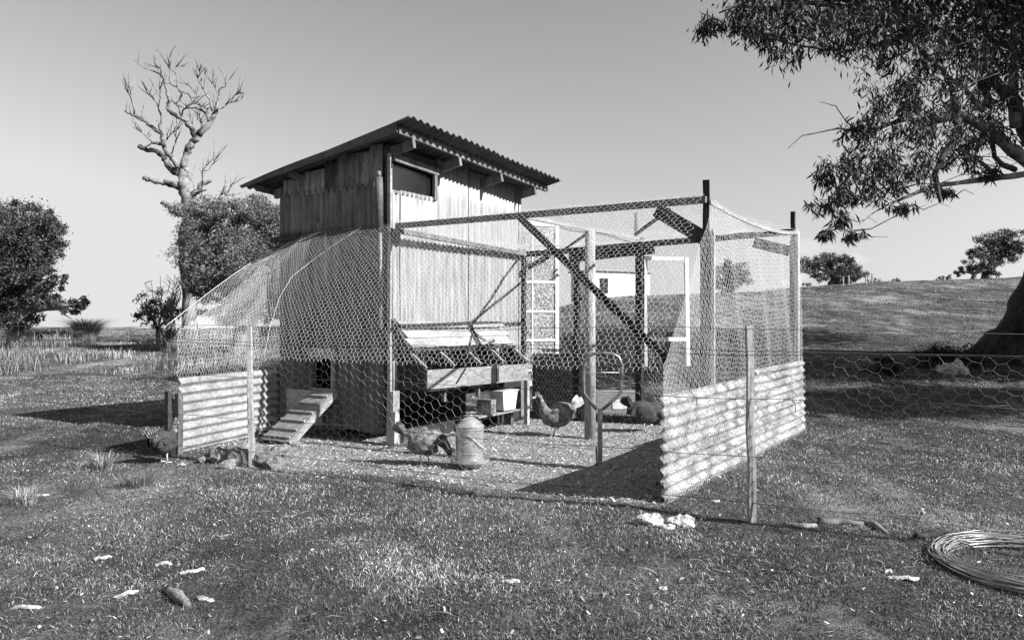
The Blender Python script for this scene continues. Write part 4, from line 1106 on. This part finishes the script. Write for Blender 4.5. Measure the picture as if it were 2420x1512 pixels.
# fine dead brush between the bush and the bushy tree
dbush = empty('dead_shrub', base_at(400, 27), 0, label='low bare twiggy dead shrub between the small bush and the bushy tree', cat='dead shrub')
mb = MB(); b0 = Vector(dbush.location); rd = random.Random(8)
for k in range(16):
    tx, ty = rd.choice([(375, 655), (390, 640), (410, 645), (430, 660), (352, 668), (445, 700), (415, 670), (330, 712), (460, 690)])
    e = at(tx + rd.uniform(-12, 12), ty + rd.uniform(-10, 15), 27) - b0
    m1 = Vector((e.x * .5, rd.uniform(-.3, .3), e.z * .6)); o, ro = wiggle([Vector((rd.uniform(-.1, .1), 0, -.1)), m1, e], [.03, .02, .008], 1.5, rd, 5)
    mb.tube(o, ro, 5)
    for _ in range(4):
        q = rd.randrange(4, len(o)); mb.tube([o[q], o[q] + Vector((rd.uniform(-.3, .3), rd.uniform(-.2, .2), rd.uniform(0, .35)))], [.01, .006], 4)
mb.build('branches', M['twig'], dbush)

# hill trees on the right
def hill(px, y, cls, label, name='gum_tree', tr=.25, seed=0, size=.28, nsub=26, grp=None, per=45, sub=.32):
    make_tree(name, label, 'tree' if name != 'low_bush' else 'bush', base_at(px, y), [CL(a, b_, y + d_, c_, e) for a, b_, d_, c_, e in cls], tr, 'leaf_far', size, per=per, nsub=nsub, seed=seed, group=grp, sub=sub)
hill(1965, 56, [(1920, 625, 0, 30, 22), (1955, 625, .5, 34, 26), (1990, 630, 0, 36, 24), (1965, 650, 0, 45, 18), (2025, 645, .5, 25, 17), (1995, 655, 0, 40, 14), (2010, 615, 0, 10, 7)], 'broad spreading gum on the crest of the hill right of the run', seed=31, size=.13, nsub=45, per=80, )
hill(2330, 50, [(2340, 575, 0, 35, 27), (2375, 565, .3, 30, 25), (2310, 600, 0, 20, 18), (2385, 600, 0, 30, 22), (2350, 605, .2, 25, 16), (2410, 570, 0, 30, 30)], 'taller gum on the crest beside the shaded trunk', seed=32, tr=.3, size=.13, nsub=45, per=80, )
hill(2300, 48, [(2285, 632, 0, 25, 15), (2318, 625, 0, 28, 20), (2345, 635, 0, 22, 15), (2270, 640, 0, 14, 10)], 'low wide gum on the crest just left of the taller gum', seed=33, tr=.15, size=.12, nsub=50, per=80)
hill(1728, 52, [(1715, 645, 0, 30, 28), (1745, 650, 0, 26, 28), (1725, 668, 0, 36, 22)], 'dark rounded gum seen through the netting of the run', seed=34, size=.13, nsub=50, per=80)
hill(1425, 95, [(1418, 645, 3, 16, 12), (1440, 650, 3, 14, 12)], 'tree showing above the roof of the white cottage', seed=35, size=.4, nsub=14)
for i, (px, py, rx, ry, lb) in enumerate(((2068, 661, 18, 5, 'flat low bush on the crest just right of the spreading gum'), (2120, 662, 10, 4, 'tiny bush alone midway along the crest'), (2222, 656, 11, 5, 'small bush on the crest in front of the cloud'), (2240, 655, 9, 6, 'small dark bush second from the low wide gum'), (1908, 672, 14, 5, 'low scrub under the left edge of the spreading gum'))):
    hill(px, 47, [(px, py, 0, rx, ry)], lb, 'low_bush', .05, seed=40 + i, size=.09, nsub=60, per=25)
# distant fence posts on the crest
ff = empty('hill_fence', base_at(2030, 44), 0, label='short row of pale fence posts on the crest below the spreading gum', cat='fence')
for px, y0 in ((1993, 652), (2006, 649), (2047, 648), (2061, 646)):
    p = Vector(base_at(px, 44)) - Vector(ff.location); tp = at(px, y0, 44) - Vector(ff.location)
    MB().beam((p.x, 0, p.z - .2), (tp.x, 0, tp.z), .07, .07).build('post', M['timber_pale'], ff)

# cottage far behind the run
HY = 90.0
hb = at(1472, 712, HY)
house = empty('cottage', hb, R(28), label='white walled cottage with dark windows far behind the run', cat='house')
W2, H2 = 3.7, 3.35
MB().box((-W2, 0, 0), (W2, 5, H2)).build('wall', M['plaster'], house)
MB().box((-W2 - .25, -.3, H2 + .01), (W2 + .25, 5.3, H2 + .16)).build('roof', M['iron_pen'], house)
for wx, ww in ((-2.6, 1.15), (2.55, 1.1)):
    if not ww: continue
    fr = MB().box((wx - ww / 2 - .06, -.05, .85), (wx + ww / 2 + .06, -.003, 2.65)).build('window', M['paint_white'], house)
    for s in (0, 1):
        MB().box((wx - ww / 2 + s * ww / 2 + .02, -.07, .92), (wx - ww / 2 + (s + 1) * ww / 2 - .02, -.052, 2.58)).build('pane', M['glass_dark'], fr)
hill(1390, 60, [(1378, 705, 0, 22, 16), (1402, 712, 0, 20, 12)], 'small scrubby tree at the foot of the cottage', seed=36, size=.22, nsub=40, tr=.1)

# ------------------------------------------------------------------ the big gum at the right
gb_ = Vector((11.0, 15.8, 0)); gb_.z = hg(gb_.x, gb_.y)
gum = empty('big_gum_tree', gb_, 0, label='huge gum with a flared dark trunk at the right edge and leafy limbs overhead', cat='tree')
# trunk: flared towards the roots, limb after limb above
def GP(px, py, y): return at(px, py, y) - gb_
tr = MB(); n_ = 64; rings0 = [(-.5, 2.0), (0.0, 1.62), (.25, 1.38), (.6, 1.17), (1.0, 1.03), (1.5, .93), (2.2, .84), (3.2, .74), (4.2, .66), (5.4, .55), (6.5, .42)]
zz = np.concatenate([np.arange(-.5, 3.2, .08), np.arange(3.2, 6.6, .3)])
rings = [(float(z), float(np.interp(z, [a for a, _ in rings0], [b_ for _, b_ in rings0]))) for z in zz]
vs = []; fs = []
for i, (z, r_) in enumerate(rings):
    for k in range(n_):
        a = 2 * math.pi * k / n_
        q = r_ * (1 + .018 * math.sin(19 * a + 2.5 * math.sin(z * 2.1) + 3 * math.sin(z * .9)) + .014 * math.sin(31 * a - 3 * math.sin(z * 3.3 + a)) + .012 * math.sin(z * 11 + 5 * a) + .10 * math.sin(3 * a + z) + .05 * math.sin(7 * a + z * 2) + (.16 * math.sin(5 * a + 1) if z < .7 else .05 * math.sin(5 * a)))
        vs.append((q * math.cos(a) * 1.0 + .04 * z + .16 * max(0, z - 1.2), q * math.sin(a), z))
    if i:
        o = (i - 1) * n_
        for k in range(n_): fs.append((o + k, o + (k + 1) % n_, o + n_ + (k + 1) % n_, o + n_ + k))
tr.add(vs, fs).build('trunk', M['bark'], gum, True)
def C3(px, py, y, rx, ry, rd_=.9): return (tuple(at(px, py, y) - gb_), (rx / F * y, rd_, ry / F * y))
GC = [C3(2300, 245, 12.9, 45, 40, .6), C3(2360, 310, 13.4, 40, 40, .6), C3(2250, 225, 12.5, 50, 35, .6), C3(2330, 190, 13, 60, 40, .6), C3(2280, 320, 12.8, 40, 40, .6), C3(2390, 150, 13.4, 50, 60, .6), C3(2240, 350, 12.5, 35, 35, .5), C3(1760, 20, 11.0, 90, 45), C3(1860, 50, 11.2, 110, 60), C3(1960, 60, 11.4, 120, 65), C3(2060, 60, 11.8, 120, 75), C3(2160, 60, 12.1, 120, 80), C3(2260, 60, 12.4, 110, 90), C3(2350, 70, 12.8, 100, 90),
      C3(1850, 85, 11.2, 60, 28, .5), C3(1800, 70, 11.1, 50, 28, .5), C3(1950, 105, 11.5, 70, 28, .5), C3(1690, 55, 10.9, 50, 26, .5), C3(1740, 55, 10.9, 40, 24, .4),
      C3(2110, 130, 11.9, 90, 40, .7), C3(2240, 140, 12.2, 90, 40, .7), C3(2350, 150, 12.8, 60, 50, .7), C3(2180, 190, 12.0, 60, 30, .6),
      C3(2080, 250, 12.0, 60, 65, .8), C3(2150, 235, 12.2, 60, 60, .8), C3(2040, 290, 12.0, 40, 45, .6), C3(2110, 310, 12.0, 80, 45, .8), C3(2185, 320, 12.2, 60, 50, .8),
      C3(1965, 385, 11.8, 45, 40, .6), C3(2020, 390, 11.9, 60, 50, .7), C3(2095, 380, 12.0, 70, 50, .8), C3(2165, 400, 12.1, 45, 35, .6), C3(1985, 450, 11.8, 45, 45, .6), C3(2050, 460, 11.9, 50, 30, .6), C3(2120, 440, 12.0, 50, 25, .6),
      C3(1950, 480, 11.8, 25, 30, .4), C3(1985, 520, 11.8, 35, 22, .4), C3(2020, 552, 11.8, 25, 12, .3), C3(2130, 485, 12.0, 22, 16, .3), C3(1950, 545, 11.7, 12, 10, .2), C3(2275, 380, 12.6, 30, 25, .5), C3(2300, 330, 12.8, 40, 30, .5), C3(2230, 450, 12.4, 20, 14, .3), C3(2370, 230, 13.4, 40, 60, .6), C3(2330, 400, 13, 35, 15, .4)]
GCX = GC
Gl = [  # limbs: points (px, py, depth), radii m, material
    ([(2500, 420, 15.6), (2420, 300, 14.6), (2398, 240, 14.2), (2350, 190, 13.8), (2300, 120, 13.2)], [.34, .26, .22, .17, .12], 'limb_dark'),
    ([(2520, 430, 15.4), (2410, 370, 14.2), (2360, 325, 13.6), (2310, 290, 13.2), (2260, 262, 12.8), (2250, 205, 12.6), (2225, 160, 12.5), (2215, 110, 12.4)], [.30, .23, .18, .17, .13, .08, .05, .02], 'limb'),
    ([(2310, 290, 13.2), (2262, 272, 12.8), (2265, 305, 12.5), (2250, 335, 12.4), (2222, 378, 12.2), (2210, 410, 12.1), (2215, 445, 12.0), (2222, 478, 12.0)], [.12, .13, .12, .11, .09, .06, .05, .03], 'limb_dark'),
    ([(2270, 275, 12.9), (2210, 285, 12.6), (2140, 280, 12.3), (2080, 300, 12.1), (2020, 310, 12.0), (1985, 302, 11.9), (1935, 312, 11.8), (1895, 320, 11.7), (1862, 350, 11.6)], [.10, .06, .05, .04, .03, .018, .012, .01, .005], 'limb_dark'),
    ([(2020, 308, 12.0), (1995, 280, 11.9), (1975, 250, 11.8), (1937, 240, 11.7)], [.018, .012, .009, .004], 'limb_dark'),
    ([(2560, 410, 15.2), (2420, 412, 14.0), (2350, 420, 13.4), (2270, 430, 12.9), (2200, 440, 12.6), (2150, 462, 12.4), (2100, 482, 12.2), (2060, 505, 12.0), (2030, 530, 11.9)], [.16, .11, .10, .07, .05, .035, .02, .012, .006], 'limb'),
    ([(2360, 418, 13.5), (2320, 385, 13.0), (2280, 355, 12.7), (2250, 345, 12.5)], [.05, .04, .03, .02], 'limb'),
    ([(2330, 250, 13.4), (2325, 190, 13.2), (2322, 130, 13.0), (2330, 60, 12.9), (2310, -20, 12.8)], [.09, .09, .08, .07, .05], 'limb'),
    ([(2322, 260, 13.4), (2280, 210, 13.0), (2225, 170, 12.6), (2180, 120, 12.2), (2100, 60, 11.9)], [.10, .07, .05, .04, .03], 'limb'),
    ([(2398, 400, 14.2), (2370, 390, 14.0), (2350, 370, 13.8), (2340, 300, 13.5)], [.10, .09, .07, .04], 'limb_dark'),
    ([(2300, 120, 13.2), (2200, 60, 12.6), (2080, 20, 12.0), (1950, 10, 11.6), (1800, -10, 11.2), (1700, 30, 11.0)], [.12, .09, .07, .05, .03, .015], 'limb_dark'),
    ([(2200, 60, 12.6), (2100, 100, 12.0), (2000, 120, 11.7), (1900, 110, 11.4), (1820, 90, 11.2)], [.05, .04, .03, .02, .01], 'limb_dark'),
    ([(2400, 300, 14.4), (2395, 200, 14.2), (2400, 100, 14.0), (2390, 20, 13.8)], [.2, .17, .12, .08], 'limb'),
]
rd = random.Random(3)
for pts, rs, m_ in Gl:
    o, ro = wiggle([GP(*p) for p in pts], [r_ * (.52 if r_ > .06 else .75) for r_ in rs], .10, rd, 4)
    MB().tube(o, ro, 9).build('limb', M[m_], gum, True)
for k in range(60):
    c_, r_ = GCX[k % len(GCX)]
    c_ = Vector(c_); q = c_ + Vector((rd.uniform(.3, 1.4), rd.uniform(-.3, .6), rd.uniform(-.3, .5)))
    e = c_ + Vector((rd.uniform(-1, .2) * r_[0], rd.uniform(-.5, .5) * r_[1], rd.uniform(-.9, .9) * r_[2]))
    o, ro = wiggle([q, c_, e], [.003, .012, .003], 2.0, rd, 4)
    MB().tube(o, ro, 5).build('branch', M['limb' if k % 4 == 0 else 'limb_dark'], gum, True)
# big limb over to the sunny side, out of frame
for tip in ((5.2, -8.1, 6.4), (5.2, -4.4, 6.4)):
  o, ro = wiggle([Vector((.2, 0, 4.5)), Vector((2.4, -2.2, 6.2)), Vector(tip)], [.4, .3, .12], .1, rd, 4)
  MB().tube(o, ro, 9).build('limb', M['limb_dark'], gum, True)
V1, q1, T1 = leaves(GC, 30, .145, aspect=5.6, sub=.34, droop=.68, shell=.5, seed=51, nsub=72, flat=1.1)
link('foliage', np_mesh('foliage', V1, q1, tone=T1), M['leaf_gum'], gum)
# crown above and beyond the frame, which shades the slope
GU = [((-5, -3.6, 7.2), (2.6, 2, 1.2)), ((-2.5, -3, 8), (2.6, 2.4, 1.6)), ((0, -1, 9.5), (3.2, 3, 2.2)), ((3, -4, 7.2), (2.2, 2.2, 1.3)), ((5.2, -8.1, 6.4), (4.6, 1.1, .8)), ((5.2, -4.4, 6.4), (4.6, 1.2, .8)), ((5.6, -7.9, 6.2), (4.2, .9, .7)), ((5.6, -4.6, 6.2), (4.2, 1.0, .7)), ((3.6, -8.2, 6.3), (3, .8, .6)), ((3.4, -4.3, 6.3), (3, .9, .6)), ((3, 1.5, 8), (3, 2.6, 2))]
V2, q2, T2 = leaves(GU, 60, .22, aspect=2.5, sub=.4, droop=.3, shell=.5, seed=52, nsub=60)
link('foliage', np_mesh('foliage', V2, q2, tone=T2), M['leaf_gum'], gum)
# shrubs in the shade by the trunk
p = gp(2232, 868)
make_tree('low_bush', 'black low bush hugging the foot of the huge gum', 'bush', tuple(p), [((p.x - .2, p.y, p.z + .18), (.45, .35, .22)), ((p.x + .35, p.y + .1, p.z + .2), (.5, .4, .22)), ((p.x - .02, p.y, p.z + .3), (.25, .3, .12))], .03, 'leaf_bush', .05, per=60, nsub=260, seed=61)
p = gp(2085, 885)
make_tree('low_bush', 'small dark bush on the slope left of the huge gum', 'bush', tuple(p), [((p.x, p.y, p.z + .16), (.24, .22, .18)), ((p.x + .2, p.y, p.z + .1), (.2, .2, .1))], .02, 'leaf_bush', .05, per=60, nsub=400, seed=62)

# ------------------------------------------------------------------ grass, tussocks, litter
def blades(x, y, hgt, wid, tone_, lean=.6, seed=0):
    r_ = np.random.default_rng(seed); N = len(x)
    z = hz(x, y) - .004
    a = r_.uniform(0, 2 * np.pi, N); b_ = r_.uniform(0, 2 * np.pi, N)
    L_ = hgt * r_.uniform(.45, 1.35, N); le_ = L_ * lean * r_.uniform(.2, 1.6, N)
    dx, dy = np.cos(a), np.sin(a); sxv, syv = np.cos(b_) * wid / 2, np.sin(b_) * wid / 2
    P0 = np.stack([x - sxv, y - syv, z], -1); P1 = np.stack([x + sxv, y + syv, z], -1)
    mz = z + L_ * .6; P2 = np.stack([x + sxv * .8 + dx * le_ * .35, y + syv * .8 + dy * le_ * .35, mz], -1); P3 = np.stack([x - sxv * .8 + dx * le_ * .35, y - syv * .8 + dy * le_ * .35, mz], -1)
    tz = z + np.maximum(L_ * .6, L_ * (1.05 - .35 * le_ / np.maximum(L_, 1e-4)))
    P4 = np.stack([x + dx * le_, y + dy * le_, tz], -1)
    V = np.stack([P0, P1, P2, P3, P4], 1).reshape(-1, 3)
    o = (np.arange(N) * 5)[:, None]
    return V, o + np.array([[0, 1, 2, 3]]), o + np.array([[3, 2, 4]]), np.repeat(tone_, 5)
def vnoise(x, y, sc, seed):
    g = np.random.default_rng(seed).random((256, 256))
    X_, Y_ = x / sc + 1000, y / sc + 1000
    i, j = np.floor(X_).astype(int), np.floor(Y_).astype(int); f, h_ = X_ - i, Y_ - j
    f = f * f * (3 - 2 * f); h_ = h_ * h_ * (3 - 2 * h_)
    a, b_, c_, d_ = g[i % 256, j % 256], g[(i + 1) % 256, j % 256], g[i % 256, (j + 1) % 256], g[(i + 1) % 256, (j + 1) % 256]
    return (a * (1 - f) + b_ * f) * (1 - h_) + (c_ * (1 - f) + d_ * f) * h_
def patch(x, y, s=1.0):
    q = .3 * vnoise(x, y, 1.4 / s, 1) + .3 * vnoise(x, y, .5 / s, 2) + .25 * vnoise(x, y, .2 / s, 3) + .15 * vnoise(x, y, .09 / s, 4)
    return np.clip((q - .5) * 2.4 + .5, 0, 1)
def patch_old(x, y, s=1.0):
    return .5 + .22 * np.sin(x * 1.3 * s + 1.7 * np.sin(y * 1.1 * s)) + .18 * np.sin(y * 2.3 * s + 1.1 * np.sin(x * 2.9 * s)) + .12 * np.sin(x * 6.1 * s + y * 5.3 * s)
N = 820000
y = 2.7 * (17 / 2.7) ** (rng.random(N) ** .92); x = rng.uniform(-.74, .74, N) * y + rng.normal(0, .1, N)
# tufting: pull blades towards clump centres
cxn = np.round(x / .055 + rng.normal(0, .25, N)) * .055; cyn = np.round(y / .055 + rng.normal(0, .25, N)) * .055
k = rng.random(N) < .4
x = np.where(k, cxn + rng.normal(0, .014, N), x); y = np.where(k, cyn + rng.normal(0, .014, N), y)
pt = patch(x, y)
keepm = (rng.random(N) > bare(x, y) * .965) & (rng.random(N) < .45 + pt * .7)
x, y, pt = x[keepm], y[keepm], pt[keepm]
N = len(x)
dryb = rng.random(N) < (.06 + .4 * patch(x + 9, y * .7, .7) ** 2)
tn = np.where(dryb, rng.uniform(.3, .85, N), rng.uniform(.03, .2, N)) * (.18 + 1.15 * pt)
V_, q_, t_, T_ = blades(x, y, .012 + .013 * pt + .0005 * y, .0013 + .00042 * y, tn, 1.1, 71)
link('grass', np_mesh('grass', V_, q_, t_, T_), M['grass'], None, kind='stuff', label='short grazed turf of mixed green and straw blades', cat='grass')
N = 90000
y = 14 * (46 / 14) ** (rng.random(N)); x = rng.uniform(-.74, .74, N) * y
pt = patch(x, y, .35); k = rng.random(N) < pt * 1.1; x, y, pt = x[k], y[k], pt[k]; N = len(x)
tn = np.where(rng.random(N) < .4, rng.uniform(.14, .28, N), rng.uniform(.07, .16, N)) * (.5 + .9 * pt)
V_, q_, t_, T_ = blades(x, y, .02 + .001 * y, .006 + .0007 * y, tn, 1.2, 72)
link('pasture', np_mesh('pasture', V_, q_, t_, T_), M['grass'], None, kind='stuff', label='coarser paddock grass up the slope', cat='grass')
# long straw stems lying in the turf
N = 16000
y = 2.8 * (16 / 2.8) ** (rng.random(N)); x = rng.uniform(-.74, .74, N) * y
k = (rng.random(N) < patch(x + 31, y * .8, .6) ** 2 * 1.3) & (bare(x, y) < .5); x, y = x[k], y[k]; N = len(x)
V_, q_, t_, T_ = blades(x, y, .022, .0022 + .0004 * y, rng.uniform(.45, 1.0, N), 4.0, 75)
link('dry_straw', np_mesh('dry_straw', V_, q_, t_, T_), M['grass'], None, kind='stuff', label='long straw stems lying flat in the turf', cat='straw')
# tall dry grass along the skyline on the left
N = 17000
cx_ = rng.uniform(-20, 1, 120); cy_ = rng.uniform(17, 32, 120); ch = rng.uniform(.1, .5, 120) ** 1.2
k = (120 * rng.random(N) ** 1.6).astype(int); x = cx_[k] + rng.normal(0, .22, N); y = cy_[k] + rng.normal(0, .22, N)
tn = rng.uniform(.06, .4, N) * (.5 + rng.random(120)[k])
V_, q_, t_, T_ = blades(x, y, ch[k], .016, tn, .35, 73)
extra = []
link('tall_grass', np_mesh('tall_grass', V_, q_, t_, T_), M['grass'], None, kind='stuff', label='tall dry grass along the skyline at the left', cat='grass')
def tussock(px, py, h_, rad, n_, lo, hi, label, seed):
    p = gp(px, py); r_ = np.random.default_rng(seed)
    a = r_.uniform(0, 6.283, n_); rr_ = rad * .3 * np.sqrt(r_.random(n_))
    x = rr_ * np.cos(a); y = rr_ * np.sin(a); L_ = h_ * r_.uniform(.5, 1.1, n_)
    ln = L_ * r_.uniform(.1, 1.5, n_); a2 = a + r_.normal(0, .4, n_); w_ = max(.003, .0006 * p.y)
    sxv, syv = -np.sin(a2) * w_ / 2, np.cos(a2) * w_ / 2; z0 = np.full(n_, -.01)
    P = [np.stack([x - sxv, y - syv, z0], -1), np.stack([x + sxv, y + syv, z0], -1),
         np.stack([x + np.cos(a2) * ln * .35 + sxv, y + np.sin(a2) * ln * .35 + syv, L_ * .65], -1), np.stack([x + np.cos(a2) * ln * .35 - sxv, y + np.sin(a2) * ln * .35 - syv, L_ * .65], -1),
         np.stack([x + np.cos(a2) * ln, y + np.sin(a2) * ln, L_ * .9], -1)]
    o = (np.arange(n_) * 5)[:, None]
    e = link('grass_tussock', np_mesh('grass_tussock', np.stack(P, 1).reshape(-1, 3), o + np.array([[0, 1, 2, 3]]), o + np.array([[3, 2, 4]]), np.repeat(r_.uniform(lo, hi, n_), 5)), M['grass'], None, label=label, cat='tussock')
    e.location = p
tussock(62, 1190, .14, .3, 230, .15, .65, 'straw-coloured tussock at the left edge of the foreground', 81)
tussock(245, 1108, .17, .3, 150, .12, .5, 'thin straw tussock left of the hen outside the wire', 82)
tussock(330, 1150, .12, .3, 140, .06, .3, 'low dark grass clump in front of the outside hen', 83)
tussock(203, 800, .95, 1.2, 1100, .08, .3, 'tallest upright tussock on the skyline at the left', 84)
tussock(118, 806, .55, 1.4, 900, .05, .2, 'wide dark tussock left of the tallest skyline one', 85)
tussock(160, 806, .5, 1.0, 700, .06, .25, 'rounded tussock between the wide and the tallest ones', 86)
tussock(45, 800, .5, 1.2, 700, .05, .18, 'dark tussock at the frame edge under the gum', 87)
tussock(640, 795, .6, 1.2, 900, .2, .5, 'pale tall tussock behind the netting beside the coop', 88)
tussock(545, 1080, .10, .3, 100, .3, .6, 'sparse dry sprigs growing among the heaped stones', 89)
# litter: chips and bark on the trodden floor and strewn about the turf
def litter(name, x, y, s, label, seed, lo=.5, hi=1.2):
    r_ = np.random.default_rng(seed); N = len(x); z = hz(x, y) + r_.uniform(.002, .012, N) + np.where(bare(x, y) > .5, 0, .012)
    a = r_.uniform(0, 6.283, N); L_ = s * r_.uniform(.5, 1.6, N); W_ = L_ * r_.uniform(.2, .6, N)
    tx, ty = r_.normal(0, .35, N), r_.normal(0, .35, N)
    V = []
    for sx2, sy2 in ((-1, -.6), (.8, -1), (1, .7), (-.7, 1)):
        lx, ly = sx2 * L_ / 2, sy2 * W_ / 2
        V.append(np.stack([x + lx * np.cos(a) - ly * np.sin(a), y + lx * np.sin(a) + ly * np.cos(a), z + lx * tx + ly * ty], -1))
    V.append(np.stack([x, y, z + L_ * .1], -1))
    o = (np.arange(N) * 5)[:, None]
    t3 = np.concatenate([o + np.array([[i, (i + 1) % 4, 4]]) for i in range(4)])
    link(name, np_mesh(name, np.stack(V, 1).reshape(-1, 3), None, t3, np.repeat(r_.uniform(lo, hi, N), 5)), M['litter'], None, kind='stuff', label=label, cat='litter')
N = 60000; x = rng.uniform(-3.4, 3.4, N); y = rng.uniform(5, 12, N); k = rng.random(N) < bare(x, y); x, y = x[k], y[k]
litter('wood_chips', x, y, .018, 'pale wood chips and droppings over the floor of the run', 91, .1, 1.1)
N = 1700; y = 2.8 * (20 / 2.8) ** rng.random(N); x = rng.uniform(-.74, .74, N) * y
litter('leaf_litter', x, y, .017, 'fallen leaves and bark chips strewn over the turf', 92, .15, .85)
